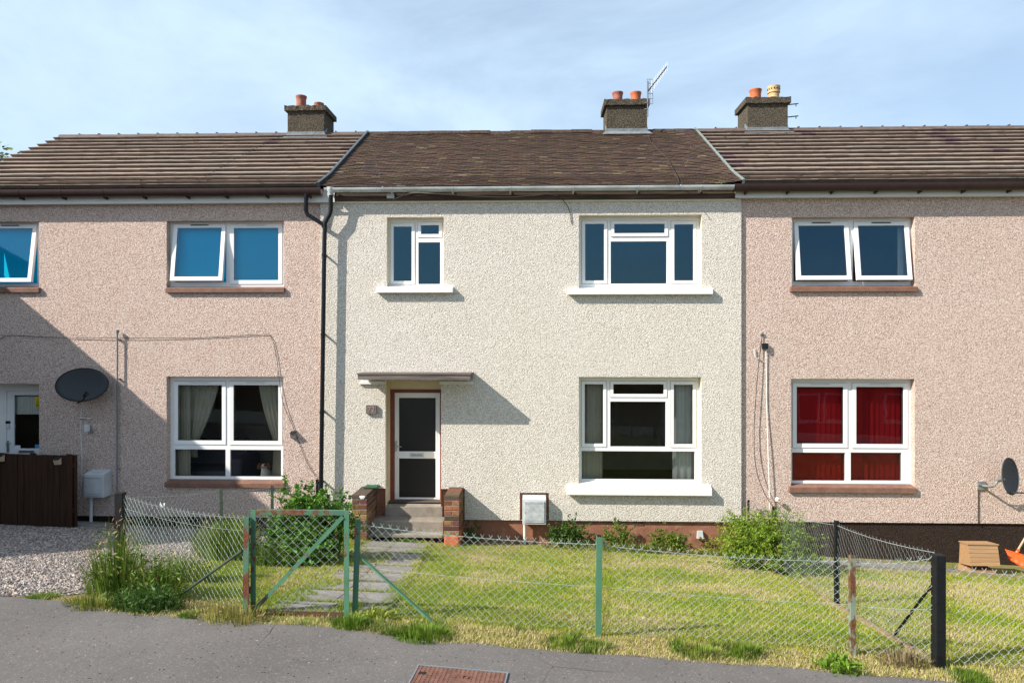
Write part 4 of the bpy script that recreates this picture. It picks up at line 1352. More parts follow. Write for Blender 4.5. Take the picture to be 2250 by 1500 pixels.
# shared black drainpipe
dpt = thing('drainpipe', 'black drainpipe on the joint between the pink gravel-drive house and cream house', 'drainpipe', (PX(706, -.19), -.19, G(-3.7, 0)))
yp = -.19
m = MB(); m.tube([P(714, 500, yp), P(713, 520, yp), P(705, 1090, yp)], .037, 12); m.build('pipe', M['black_pipe'], dpt, True)
m = MB(); m.tube([P(727, 424, -.235), P(727, 462, -.21), P(724, 472, -.20), P(714, 490, yp), P(714, 506, yp)], .037, 12); m.build('offset_bend', M['black_pipe'], dpt, True)
m = MB(); m.tube([P(673, 424, -.235), P(672, 462, -.21), P(676, 472, -.20), P(708, 492, yp), P(713, 500, yp)], .036, 12); m.build('branch_pipe', M['black_pipe'], dpt, True)
m = MB(); m.lathe([(.075, 0), (.075, -.05), (.045, -.10), (.04, -.13)], (PX(727, -.235, 410), -.235, 6.13), 16); m.build('outlet', M['grey_gutter'], dpt, True)
for py_ in (560, 735, 905, 1060):
    m = MB(); c0 = P(713 - (py_ - 500) * .0136, py_, yp)
    m.tube([c0 + Vector((0, 0, -.02)), c0 + Vector((0, 0, .02))], .043, 12); m.bar(c0, c0 + Vector((0, .15, 0)), .02, .03); m.build('pipe_clip', M['black_pipe'], dpt)

# satellite dishes
def dish(thing_, center, nrm, w_, h_, bowl, mat, rimmat):
    nrm = Vector(nrm).normalized()
    ux = Vector((0, 0, 1)).cross(nrm).normalized()
    uz = nrm.cross(ux).normalized()
    m = MB()
    vs, fs = [center - nrm * bowl], []
    rings, n = 6, 40
    for j in range(1, rings + 1):
        q_ = j / rings
        for k in range(n):
            t = 2 * math.pi * k / n
            vs.append(center + ux * (w_ * q_ * math.cos(t)) + uz * (h_ * q_ * math.sin(t)) - nrm * bowl * (1 - q_ * q_))
    for k in range(n):
        fs.append((0, 1 + k, 1 + (k + 1) % n))
    for j in range(rings - 1):
        for k in range(n):
            a, b = 1 + j * n + k, 1 + j * n + (k + 1) % n
            fs.append((a, a + n, b + n, b))
    m.add(vs, fs)
    o = m.build('reflector', mat, thing_, True)
    s_ = o.modifiers.new('thick', 'SOLIDIFY'); s_.thickness = .006
    m = MB()
    m.tube([center + ux * (w_ * math.cos(2 * math.pi * k / n)) + uz * (h_ * math.sin(2 * math.pi * k / n)) for k in range(n + 1)], .008, 6, caps=False)
    m.build('rim', rimmat, thing_, True)
    return ux, uz, nrm
c1 = P(180, 845, -.28)
ds = thing('satellite_dish', 'large dark oval satellite dish facing the street above the meter cabinet', 'satellite dish', (c1.x, 0, c1.z), 'satellite dishes')
ux, uz, nn = dish(ds, c1, (.10, -1, .28), .44, .29, .07, M['dish_dark'], M['rubber'])
m = MB(); m.bar(c1 - nn * .08, Vector((c1.x, -.01, c1.z - .02)), .05, .05); m.box(c1.x - .07, c1.x + .07, -.015, -.001, c1.z - .12, c1.z + .1); m.build('wall_bracket', M['galv'], ds)
fp = c1 - uz * .28
hp = P(188, 868, -.62)
m = MB(); m.tube([fp + Vector((0, 0.03, 0)), fp - Vector((0, .05, .03)), P(182, 880, -.55), hp], .012, 8); m.build('feed_arm', M['rubber'], ds, True)
m = MB(); m.tube([hp + Vector((0, -.03, -.01)), hp + Vector((0, .07, .02))], [.03, .022], 12); m.tube([hp + Vector((-.02, 0, -.02)), hp + Vector((.02, 0, .06))], .02, 8); m.build('receiver_head', M['rubber'], ds, True)
c2 = P(2220, 1046, -.34)
ds2 = thing('satellite_dish', 'small grey satellite dish turned edge-on on a crank arm above the orange shovel', 'satellite dish', (c2.x, 0, c2.z), 'satellite dishes')
ux, uz, nn = dish(ds2, c2, (.5, -.866, .12), .25, .30, .06, M['dish_grey'], M['dish_grey'])
b0 = P(2152, 1066, -.02); 
m = MB(); m.tube([P(2155, 1066, -.03), P(2175, 1068, -.20), P(2186, 1066, -.3), P(2192, 1055, -.32), P(2207, 1052, -.33)], .018, 8); m.build('crank_arm', M['galv'], ds2, True)
m = MB(); m.box(b0.x - .03, b0.x + .1, -.03, -.001, b0.z - .07, b0.z + .07); m.tube([P(2190, 1055, -.33), P(2205, 1052, -.33)], .03, 10); m.build('wall_bracket', M['galv'], ds2)
m = MB(); m.tube([P(2212, 1082, -.34), P(2240, 1082, -.45), P(2275, 1084, -.56)], .012, 8); m.build('feed_arm', M['rubber'], ds2, True)
m = MB(); m.tube([P(2275, 1084, -.56), P(2292, 1078, -.6)], [.02, .03], 10); m.build('receiver_head', M['rubber'], ds2, True)
cable('black cable dropping from the small grey dish bracket to the plinth', [(2196, 1052, -.32), (2180, 1070, -.2), (2153, 1066, -.04), (2150, 1080, -.012), (2150, 1120, -.010), (2150, 1150, -.010)], M['cable_dark'], .009)

# meter cabinets
def meter(label, q, y0, y1, pipe_px, mats, pz):
    t_ = thing('meter_cabinet', label, 'meter box', ((q[0] + q[2]) / 2, y1, q[1]), 'meter cabinets')
    m = MB()
    zs_ = .045
    m.hexa([(q[0], y0, q[1]), (q[2], y0, q[1]), (q[2], y1, q[1]), (q[0], y1, q[1]), (q[0], y0, q[3] - zs_), (q[2], y0, q[3] - zs_), (q[2], y1, q[3]), (q[0], y1, q[3])])
    o = m.build('cabinet', mats[0], t_)
    b = o.modifiers.new('soft', 'BEVEL'); b.width, b.segments = .008, 2
    m = MB(); w_, h_ = q[2] - q[0], q[3] - q[1]
    m.box(q[0] + .03, q[2] - .03, y0 - .014, y0 - .001, q[1] + .035, q[3] - zs_ - .03)
    o = m.build('cabinet_door', mats[1], t_)
    b = o.modifiers.new('soft', 'BEVEL'); b.width, b.segments = .005, 2
    m = MB()
    for z_ in (q[1] + .07, q[3] - zs_ - .065):
        for k in range(8):
            xx = q[0] + .06 + (w_ - .12) * k / 7
            m.box(xx - .012, xx + .012, y0 - .0165, y0 - .0145, z_ - .004, z_ + .004)
    m.box(q[0] + .045, q[0] + .06, y0 - .0175, y0 - .0145, q[1] + h_ * .42, q[1] + h_ * .46)
    m.build('louvre_slots', M['conduit'], t_)
    m = MB(); xp = PX(pipe_px, (y0 + y1) / 2); m.tube([(xp, (y0 + y1) / 2, q[1] - .001), (xp, (y0 + y1) / 2, pz)], .026, 10); m.build('supply_pipe', M['pvc_dull'], t_, True)
    return t_
q = list(wrect(183, 1036, 228, 1093, -.24)); 
meter('pale grey meter cabinet on a pipe beside the wooden fence, under the oval dish', q, -.24, -.001, 200, (M['meter'], M['meter']), G(-7.5, -.1))
q = list(wrect(1148, 1091, 1200, 1152, -.2))
meter('scuffed grey meter cabinet in a red-brown recess of the cream wall', q, -.2, -.001, 1153, (M['meter'], M['meter_worn']), G(0, -.1))
sb = MB(); c0 = P(240, 1158, -.3)
p4 = [Pg(152, 1157), Pg(238, 1162), Pg(240, 1152), Pg(168, 1150)]
sb.hexa([(p.x, p.y, G(p.x, p.y) + .01) for p in p4] + [(p.x, p.y, G(p.x, p.y) + .05) for p in p4])
tag(sb.build('paving_slab', M['slab'], None, at=(p4[0].x, p4[0].y, G(p4[0].x, p4[0].y))), 'pale loose slab lying on gravel under the pipe of the meter cabinet', 'slab')

# conduit pipe and cables on the pink house with the drive
m = MB(); a, b = P(258, 728, -.06), P(257, 1092, -.06); m.tube([a, b], .014, 8); m.lathe([(.028, -.03), (.028, .02), (.015, .03)], tuple(a), 10)
for py_ in (745, 832, 1030):
    c0 = P(258, py_, -.06); m.bar(c0 - Vector((.0, 0, 0)), c0 + Vector((0, .06, 0)), .05, .014)
tag(m.build('conduit', M['conduit'], None, True, at=b), 'thin grey conduit running upright between the oval dish and the lower window', 'pipe')
cable('thin dark cable strung across the pink wall and down past the solar lamp', [(-60, 770, -.012), (0, 745, -.014), (22, 737, -.016), (120, 741, -.016), (255, 742, -.03), (420, 742, -.016), (570, 735, -.016), (594, 738, -.016), (606, 775, -.016), (613, 830, -.02), (622, 885, -.03), (645, 940, -.016), (672, 1010, -.016), (693, 1046, -.02)], M['cable_dark'], .0045)
cable('white cable dropping from the oval dish behind the wall lamp to the meter cabinet', [(181, 885, -.12), (178, 900, -.012), (178, 960, -.012), (180, 1000, -.012), (179, 1070, -.012), (176, 1090, -.012), (168, 1098, -.012), (158, 1092, -.012)], M['cable_white'], .007)
wl_ = thing('wall_lamp', 'silver arm wall lamp fixed under the oval dish', 'lamp', (PX(190, 0, 919), 0, PZ(919, 0)))
m = MB(); a = P(178, 919, -.14); m.tube([P(200, 919, -.001), P(200, 919, -.1), a], .012, 8); m.build('arm', M['metal'], wl_, True)
m = MB(); m.tube([P(178, 919, -.14), P(188, 919, -.14)], .022, 12); m.build('lamp_head', M['metal'], wl_, True)
sc_ = thing('security_camera', 'small silver wall camera with a round base beside the white cable', 'camera', (PX(197, 0, 943), 0, PZ(943, 0)))
m = MB(); m.lathe([(0, -.03), (.055, -.03), (.06, 0)], (0, 0, 0), 18); c0 = P(200, 945, -.001); m.v = [(c0.x + a, c0.y + c_ * .9 - .0, c0.z + b) for a, b, c_ in m.v]; m.build('base', M['metal'], sc_, True)
m = MB(); m.box(PX(188, -.1, 940), PX(194, -.1, 940), -.14, -.05, PZ(952, -.1), PZ(936, -.1)); m.build('body', M['pvc_dull'], sc_)

def solar(label, p, sx_, mat_body, y_back):
    t_ = thing('solar_lamp', label, 'solar lamp', (p.x, y_back, p.z), 'solar lamps')
    m = MB(); m.hexa([(p.x - sx_, p.y + .0, p.z - .08), (p.x + sx_, p.y, p.z - .08), (p.x + sx_, y_back, p.z - .08), (p.x - sx_, y_back, p.z - .08), (p.x - sx_, p.y - .03, p.z), (p.x + sx_, p.y - .03, p.z), (p.x + sx_, y_back, p.z + .03), (p.x - sx_, y_back, p.z + .03)])
    m.build('housing', mat_body, t_)
    m = MB(); m.hexa([(p.x - sx_ - .004, p.y - .04, p.z + .004), (p.x + sx_ + .004, p.y - .04, p.z + .004), (p.x + sx_ + .004, y_back, p.z + .036), (p.x - sx_ - .004, y_back, p.z + .036), (p.x - sx_ - .004, p.y - .04, p.z + .012), (p.x + sx_ + .004, p.y - .04, p.z + .012), (p.x + sx_ + .004, y_back, p.z + .046), (p.x - sx_ - .004, y_back, p.z + .046)])
    m.build('solar_panel', M['rubber'], t_)
solar('silver solar lamp on the pink wall between the dog window and the drainpipe', P(644, 953, -.06), .045, M['galv'], -.001)

# plaque with the house number
q = wrect(804, 890, 827, 909, YM - .05)
pq = thing('number_plaque', 'carved grey-brown stone number plaque on the cream wall beside the front door', 'sign', ((q[0] + q[2]) / 2, YM, q[1]))
m = MB(); m.box(q[0], q[2], YM - .05, YM - .001, q[1], q[3]); o = m.build('plate', M['stone_plaque'], pq)
def lettering(txt, size, mat, parent, loc, rot, name='number', depth=.006):
    cu = bpy.data.curves.new(name, 'FONT')
    cu.body, cu.size, cu.extrude = txt, size, depth
    cu.align_x, cu.align_y = 'CENTER', 'CENTER'
    t_ = bpy.data.objects.new(name + '_curve', cu)
    me = bpy.data.meshes.new_from_object(t_)
    bpy.data.objects.remove(t_)
    me.materials.append(mat)
    o = bpy.data.objects.new(name, me)
    C.objects.link(o)
    o.parent = parent
    o.location = Vector(loc) - root_loc(parent)
    o.rotation_euler = rot
    return o
M['plaque_num'] = m_plain('paler_carved_stone', (0.30, 0.25, 0.235), .8, .3, 25)
lettering('72', .125, M['plaque_num'], pq, ((q[0] + q[2]) / 2, YM - .052, (q[1] + q[3]) / 2), (R(90), 0, 0), 'number', .004)

# telephone box and cables under the eaves of the cream house
m = MB(); q = wrect(850, 425, 866, 434, -.14); m.box(q[0], q[2], -.15, -.106, q[1] - .01, q[3]); tag(m.build('junction_box', M['meter'], None, at=((q[0] + q[2]) / 2, -.106, q[1])), 'small pale junction box on the dark fascia above the narrow upstairs window', 'junction box')
cable('thin grey cables looping along the dark fascia from the junction box', [(858, 442, YM - .012), (870, 436, -.12), (905, 424, -.12), (960, 426, -.118), (1040, 431, -.118), (1120, 433, -.118), (1190, 428, -.118), (1225, 430, -.12)], M['cable_grey'], .007)
cable('loose black cable hanging down the cream wall beside the wide upstairs window', [(1190, 427, -.125), (1225, 432, -.13), (1243, 447, -.11), (1252, 466, YM - .02), (1256, 492, YM - .012)], M['cable_dark'], .006)
def roof_cable(label, pts, mat):
    w_ = []
    for a, b in pts:
        d_ = ray(a, b); lo, hi = 8, 18
        for _ in range(40):
            mm = (lo + hi) / 2; q_ = CAM + d_ * mm
            zr = 6.155 + (q_.y + .17) * (.315 / .67) if q_.y < .5 else 6.47 + (q_.y - .5) * (ZR - 6.5) / (YR - .5)
            if q_.z > zr + .05: lo = mm
            else: hi = mm
        w_.append(CAM + d_ * lo)
    m = MB(); m.tube(w_, .006, 6)
    return tag(m.build('roof_cable', mat, None, True, at=w_[-1]), label, 'cable')
roof_cable('black aerial cable running down the ribbed roof from the chimney above the gravel drive', [(622, 300), (600, 306), (572, 322), (540, 338), (512, 352), (480, 372), (450, 388), (434, 398), (431, 408)], M['cable_dark'])
roof_cable('grey aerial cable trailing down the mossy roof below the aerial', [(1424, 298), (1430, 312), (1452, 335), (1468, 350), (1478, 370), (1488, 388), (1491, 398), (1487, 406)], M['cable_mid'])

# television aerial
ym = 3.12
ar = thing('tv_aerial', 'white-toothed television aerial on a mast beside the chimney of the cream house', 'aerial', tuple(P(1423, 256, ym)))
m = MB(); m.tube([P(1423, 257, ym), P(1424, 179, ym)], .014, 8); m.bar(P(1423, 240, ym), P(1416, 240, ym), .03, .02); m.bar(P(1423, 226, ym), P(1416, 226, ym), .03, .02); m.build('mast', M['conduit'], ar, True)
a, b = P(1424, 201, ym), P(1466, 146, 1.80)
m = MB(); m.bar(a, b, .018, .018); m.build('boom', M['rubber'], ar)
m = MB()
for k in range(11):
    c0 = a + (b - a) * (.2 + .8 * k / 10); L = .13 - .004 * k
    m.tube([c0 - Vector((0, 0, L)), c0 + Vector((0, 0, L))], .0045, 5)
m.build('element', M['pvc'], ar)
m = MB()
for zz in (-.27, -.16, -.05, .06, .17, .26):
    m.tube([a + Vector((-.02, 0, zz)), a + Vector((.10, 0, zz))], .006, 5)
for xx in (-.02, .04, .10):
    m.tube([a + Vector((xx, 0, -.27)), a + Vector((xx, 0, .26))], .006, 5)
m.build('reflector_grid', M['conduit'], ar)

# cable cluster on the wall of the house with red blinds
m = MB(); q = wrect(1676, 754, 1688, 766, -.06); m.box(q[0], q[2], -.06, -.001, q[1], q[3]); m.box(q[0] + .03, q[0] + .07, -.075, -.06, q[1] - .01, q[1] + .05); tag(m.build('junction_box', M['rubber'], None, at=((q[0] + q[2]) / 2, -.001, q[1])), 'small black junction box at the head of the white cable on the pink wall', 'junction box')
cable('white cable running down the pink wall from the black junction box to the bush', [(1683, 764, -.03), (1684, 820, -.02), (1685, 900, -.02), (1688, 1000, -.05), (1690, 1060, -.06), (1691, 1130, -.08)], M['cable_white'], .008)
cable('slack dark cable bowing beside the white one on the pink wall', [(1675, 733, -.02), (1672, 760, -.03), (1667, 800, -.05), (1661, 870, -.06), (1657, 950, -.06), (1660, 1020, -.08), (1676, 1075, -.1), (1700, 1115, -.12), (1710, 1122, -.14)], M['cable_dark'], .006)
cable('short white hook of cable looping off the pink wall below the black junction box', [(1657, 766, -.03), (1658, 780, -.03), (1663, 787, -.03), (1672, 789, -.03), (1680, 796, -.02)], M['cable_white'], .008)
m = MB(); c0 = P(1673, 731, -.02); m.lathe([(.022, -.03), (.026, 0), (.01, .02)], tuple(c0), 10); tag(m.build('cable_eye', M['galv'], None, at=tuple(c0)), 'small grey cable eye fixed above the black junction box', 'hook')
m = MB(); c0 = P(1708, 1096, -.1); m.lathe([(.0, -.04), (.03, -.03), (.035, .01), (.02, .03), (0, .035)], tuple(c0), 12); m.tube([c0 + Vector((0, 0, -.03)), c0 + Vector((.0, .09, -.05))], .008, 6); tag(m.build('cable_clip', M['cable_white'], None, True, at=tuple(c0)), 'white plastic cable cap low on the pink wall behind the black post', 'cable cap')
m = MB(); q = wrect(1532, 1167, 1546, 1183, -.06); m.hexa([(q[0], -.06, q[1]), (q[2], -.06, q[1]), (q[2], -.001, q[1]), (q[0], -.001, q[1]), (q[0] + .012, -.05, q[3]), (q[2] - .012, -.05, q[3]), (q[2] - .012, -.001, q[3]), (q[0] + .012, -.001, q[3])]); tag(m.build('cable_cover', M['meter'], None, at=((q[0] + q[2]) / 2, 0, q[1])), 'small grey cover box fixed on the terracotta plinth', 'cover box')

# ================================================================== steps and brick walls
st = thing('doorsteps', 'worn concrete steps up to the white glazed front door', 'steps', (-1.9, -.3, .15))
sx0, sx1 = PX(806, -.3), PX(976, -.3)
lx0, lx1 = DOOR[0] - .01, DOOR[2] + .03
z3 = zsill - .012
def step(x0_, x1_, y0_, y1_, z0_, z1_):
    m = MB(); m.box(x0_, x1_, y0_, y1_, z0_, z1_)
    o = m.build('step', M['concrete'], st)
    b = o.modifiers.new('soft', 'BEVEL'); b.width, b.segments = .012, 2
zz3, zz2, zz1 = PZ(1114, -.06), PZ(1137, -.06), PZ(1170, -.36)
step(lx0, lx1, -.06, YD2 + .02, zz2 - .02, zz3)
step(sx0, sx1, -.36, .05, zz1 - .02, zz2)
step(sx0, sx1, -.52, .0, zz1 - .06, zz1)
m = MB(); m.box(sx0 + .03, sx1 - .02, -.46, .0, -.2, zz1 - .06); m.build('base', M['harl_brown'], st)

def brick_wall(label, x0, x1, y0, y1, ztop, seed, red=False):
    t_ = thing('brick_wall', label, 'brick wall', ((x0 + x1) / 2, (y0 + y1) / 2, G((x0 + x1) / 2, y0)), 'brick step walls')
    r = random.Random(seed)
    m = MB(); m.box(x0 + .006, x1 - .006, y0 + .006, y1, -.2, ztop - .006); m.build('mortar_core', M['mortar'], t_)
    b = MB()
    z = ztop
    row = 0
    hb, jn = .072, .011
    cols = [(0.30, 0.155, 0.075), (0.36, 0.20, 0.09), (0.22, 0.12, 0.075), (0.14, 0.085, 0.065), (0.40, 0.24, 0.11), (0.26, 0.13, 0.065)]
    zmin = G((x0 + x1) / 2, y0) - .02 + (.18 if red else 0)
    while z > zmin:
        za, zb_ = z - hb, z
        # bricks run along y with headers on the face; alternate rows show one stretcher
        head = row % 2 == 1
        if head:
            xm = (x0 + x1) / 2
            cells = [(x0, xm - jn / 2), (xm + jn / 2, x1)]
        else:
            cells = [(x0, x1)]
        yy = y0
        first = True
        while yy < y1 - .02:
            ln = .215 if head else (.105 if first else .215)
            ye = min(yy + ln, y1)
            for xa, xb in cells:
                b.col = tuple(v * r.uniform(.5, .85) for v in r.choice(cols))
                if row == 0 and r.random() < .4: b.col = (0.10, .075, .06)
                j = lambda: r.uniform(-.003, .003)
                b.hexa([(xa + j(), yy + j(), za), (xb + j(), yy + j(), za), (xb, ye, za), (xa, ye, za), (xa + j(), yy + j(), zb_ + j()), (xb + j(), yy + j(), zb_ + j()), (xb, ye, zb_), (xa, ye, zb_)])
            yy = ye + jn
            first = False
        z -= hb + jn
        row += 1
    o = b.build('bricks', M['brick'], t_)
    bv = o.modifiers.new('soft', 'BEVEL'); bv.width, bv.segments = .006, 1
    if red:
        m = MB(); m.box(x0 - .004, x1 + .002, y0 - .004, y1 - .02, -.2, zmin + .005); o = m.build('base', M['terracotta'], t_)
        bv = o.modifiers.new('soft', 'BEVEL'); bv.width, bv.segments = .03, 3
    return t_
yb0 = -.72
brick_wall('low brick wall with a white mortar patch on the gate side of the doorsteps', PX(773, yb0, 1130), PX(806, yb0, 1130), yb0, -.002, .99, 4)
pc = MB(); c0 = P(796, 1092, yb0 - .004); 
pc.add([(c0.x + .045 * math.cos(t) * (1 + .25 * math.sin(3 * t)), yb0 - .007, c0.z + .035 * math.sin(t) * (1 + .2 * math.cos(2 * t))) for t in [2 * math.pi * k / 14 for k in range(14)]] + [(c0.x, yb0 - .014, c0.z)], [(k, (k + 1) % 14, 14) for k in range(14)])
bw = [o for o in C.objects if o.name.startswith('brick_wall') and o.parent is None][0]
pc.build('mortar_patch', M['sill_white'], bw)
brick_wall('low brick wall with a terracotta red foot on the lawn side of the doorsteps', PX(976, yb0, 1130), PX(1009, yb0, 1130), yb0, -.002, .985, 6, True)
m = MB(); q = P(818, 1076, -.2); m.box(q.x - .13, q.x + .09, -.28, -.055, 1.0, 1.018); m.box(q.x - .12, q.x + .08, -.27, -.06, .985, .9995)
tag(m.build('plastic_lid', m_plain('green_plastic', (0.012, .07, .03), .5, .2), None, at=(q.x, -.3, .985)), 'green plastic lid lying on top of the brick step wall', 'lid')

# ================================================================== fences
def mesh_wire(pts_bottom, pts_top, pitch=.075, r=.0019):
    """chain link between two polylines with the same number of points"""
    m = MB()
    def along(pl):
        L = [0]
        for a, b in zip(pl[:-1], pl[1:]):
            L.append(L[-1] + (Vector(b) - Vector(a)).length)
        return L
    B, T = [Vector(p) for p in pts_bottom], [Vector(p) for p in pts_top]
    LB_ = along(B)
    tot = LB_[-1]
    def at(pl, s_):
        s_ = min(max(s_, 0), tot)
        for k in range(len(LB_) - 1):
            if s_ <= LB_[k + 1] + 1e-9:
                t = (s_ - LB_[k]) / max(1e-9, LB_[k + 1] - LB_[k])
                return pl[k].lerp(pl[k + 1], t)
        return pl[-1]
    n = int(tot / pitch)
    nrm = (B[-1] - B[0]).normalized().cross(Vector((0, 0, 1)))
    H = (T[0] - B[0]).length
    nz = max(4, int(round(H / (pitch * .5))))
    if nz % 2: nz += 1
    half = pitch / 2
    n = int(tot / half)
    for i in range(n):
        pts = []
        for j in range(nz + 1):
            right = (i + j) % 2
            s_ = (i + (1.06 if right else -.06)) * half
            b, t = at(B, s_), at(T, s_)
            p = b.lerp(t, j / nz)
            wob = .008 * math.sin(i * .23 + j * .31) + .005 * math.sin(i * .61 + 1)
            pts.append(p + nrm * (wob + (.0035 if right else -.0035)))
        if (i + nz) % 2 == 0:
            pts.append(pts[-1] + Vector((0, 0, .024)) - (at(T, (i + 1) * half) - at(T, i * half)) * .35)
        else:
            pts.append(pts[-1] + Vector((0, 0, .024)) + (at(T, (i + 1) * half) - at(T, i * half)) * .35)
        m.tube(pts, r, 4, caps=False)
    return m

def angle_post(m, foot, h, w=.045, lean=(0, 0)):
    f = Vector(foot)
    t = f + Vector((lean[0], lean[1], h))
    f = f - Vector((0, 0, .15))
    wx = w
    m.hexa([f, f + Vector((wx, 0, 0)), f + Vector((wx, .006, 0)), f + Vector((0, .006, 0)), t, t + Vector((wx, 0, 0)), t + Vector((wx, .006, 0)), t + Vector((0, .006, 0))])
    m.hexa([f + Vector((0, .006, 0)), f + Vector((.006, .006, 0)), f + Vector((.006, wx, 0)), f + Vector((0, wx, 0)), t + Vector((0, .006, 0)), t + Vector((.006, .006, 0)), t + Vector((.006, wx, 0)), t + Vector((0, wx, 0))])

def gp(px, py):
    p = Pg(px, py)
    return Vector((p.x, p.y, G(p.x, p.y)))
FG = 'chain link fences round the front gardens'

# cream garden, street side: gate post to corner
p_g = gp(778, 1356); p_m = gp(1308, 1400); p_e = gp(1870, 1442); p_c = gp(2062, 1468)
fr = thing('chain_link_fence', 'sagging chain link fence on green posts along the street side of the cream house lawn', 'fence', tuple(p_m), FG)
Hf = .80
bot = [p_g + Vector((.02, .05, .04)), p_m + Vector((0, .05, .04)), p_e + Vector((0, .05, .04)), p_c + Vector((-.03, .03, .04))]
topz = [P(792, 1148, bot[0].y), P(1310, 1192, bot[1].y), P(1870, 1230, bot[2].y), P(2050, 1222, bot[3].y)]
top = [Vector((b.x, b.y, t.z)) for b, t in zip(bot, topz)]
# sag of the top edge between posts
def sagged(bot, top, n=5, sag=.03):
    B, T = [], []
    for k in range(len(bot) - 1):
        for i in range(n):
            t = i / n
            B.append(bot[k].lerp(bot[k + 1], t))
            q_ = top[k].lerp(top[k + 1], t); q_.z -= sag * 4 * t * (1 - t); T.append(q_)
    B.append(bot[-1]); T.append(top[-1])
    return B, T
B_, T_ = sagged(bot, top)
mesh_wire(B_, T_, .076, .0021).build('wire_mesh', M['wire_green'], fr)
lw = MB(); lw.tube([t - Vector((0, -.006, .015)) for t in T_], .0025, 5); lw.tube([b.lerp(t, .5) for b, t in zip(B_, T_)], .002, 5); lw.build('line_wire', M['wire_green'], fr)
m = MB(); angle_post(m, p_g + Vector((-.025, 0, 0)), (P(783, 1141, p_g.y) - p_g).z, .05, (.035, 0)); gpo = m.build('post', M['green_rust'], fr); gpo['label'] = 'leaning green gate post'
m = MB(); angle_post(m, p_m, (P(1310, 1180, p_m.y) - p_m).z, .05, (.012, 0)); m.build('post', M['green_rust'], fr)
m = MB(); angle_post(m, p_e, (P(1870, 1220, p_e.y) - p_e).z, .042, (-.005, 0)); po = m.build('post', M['pale_rust'], fr); po['label'] = 'rusty flaking pale post'
m = MB(); a = P(786, 1217, p_g.y + .02); b = gp(962, 1375); m.bar(a, (b.x, b.y, b.z), .03, .012); m.tube([a + Vector((0, -.03, 0)), a + Vector((0, .02, 0))], .022, 10); m.build('brace', M['green_rust'], fr)

# black corner post and the fence running on past it
fr2 = thing('chain_link_fence', 'chain link fence running on from the black corner post along the dark-plinth garden', 'fence', tuple(p_c), FG)
p_x = p_c + Vector((3.2, -.12, 0)); p_x.z = G(p_x.x, p_x.y)
bot = [p_c + Vector((.06, .03, .04)), p_x + Vector((0, .03, .04))]
top = [Vector((b.x, b.y, b.z + .76)) for b in bot]
B_, T_ = sagged(bot, top, 10, .05)
mesh_wire(B_, T_, .076, .0021).build('wire_mesh', M['wire'], fr2)
lw = MB(); lw.tube([t - Vector((0, -.006, .015)) for t in T_], .0025, 5); lw.build('line_wire', M['wire'], fr2)
ht = (P(2062, 1218, p_c.y) - p_c).z
m = MB(); m.box(p_c.x - .035, p_c.x + .045, p_c.y - .03, p_c.y + .05, p_c.z - .2, p_c.z + ht); o = m.build('corner_post', M['black_post'], fr2); bv = o.modifiers.new('soft', 'BEVEL'); bv.width, bv.segments = .008, 2
m = MB(); m.tube([P(2048, 1284, p_c.y + .05), gp(1962, 1398)], .011, 8); m.build('brace', M['black_post'], fr2)

# boundary between cream and dark-plinth gardens
fr3 = thing('chain_link_fence', 'chain link fence on black posts climbing from the bush to the corner post', 'fence', (RB(-3), -3, G(3.4, -3)), FG)
ys_ = [-.12, -1.7, -4.2, p_c.y + .06]
bot = [Vector((RB(y), y, G(RB(y), y) + .04)) for y in ys_]
top = [b + Vector((0, 0, h_)) for b, h_ in zip(bot, (.84, .84, .84, .86))]
B_, T_ = sagged(bot, top, 5, .03)
mesh_wire(B_, T_, .084, .0012).build('wire_mesh', M['wire_dark'], fr3)
lw = MB(); lw.tube([t for t in T_], .0025, 5); lw.build('line_wire', M['wire'], fr3)
for y, w_, hh in ((-.14, .03, .93), (-1.7, .045, .92), (-4.2, .045, .93)):
    m = MB(); x = RB(y); z = G(x, y); m.box(x - w_ / 2, x + w_ / 2, y - w_ / 2, y + w_ / 2, z - .2, z + hh); m.build('post', M['black_post'], fr3)
# timber gravel board at its foot
m = MB(); a, b = Vector((RB(-3.9) - .06, -3.9, G(3.3, -3.9) + .01)), Vector((RB(-6.05) - .06, -6.05, G(3.3, -6.05) + .01)); m.bar(a, b, .04, .05)
m.build('gravel_board', M['board_tan'], fr3)

# boundary between drive and cream garden
fr4 = thing('chain_link_fence', 'chain link fence on dull green posts between the gravel drive and the cream house', 'fence', (LB(-2), -2, G(-4, -2)), FG)
ys_ = [L_post.y, -3.05, -1.75, -.14]
bot = [Vector((LB(y), y, G(LB(y), y) + .04)) for y in ys_]
top = [b + Vector((0, 0, .84)) for b in bot]
B_, T_ = sagged(bot, top, 5, .02)
mesh_wire(B_, T_, .084, .0013).build('wire_mesh', M['wire_dark'], fr4)
lw = MB(); lw.tube([t for t in T_], .0025, 5); lw.build('line_wire', M['wire_green'], fr4)
for y in (-3.05, -1.75):
    m = MB(); angle_post(m, (LB(y), y, G(LB(y), y)), .91, .045); m.build('post', M['green_dull'], fr4)
m = MB(); x = LB(-.2); m.box(x - .02, x + .02, -.22, -.18, G(x, 0) - .1, G(x, 0) + 1.0); m.build('post', M['black_post'], fr4)

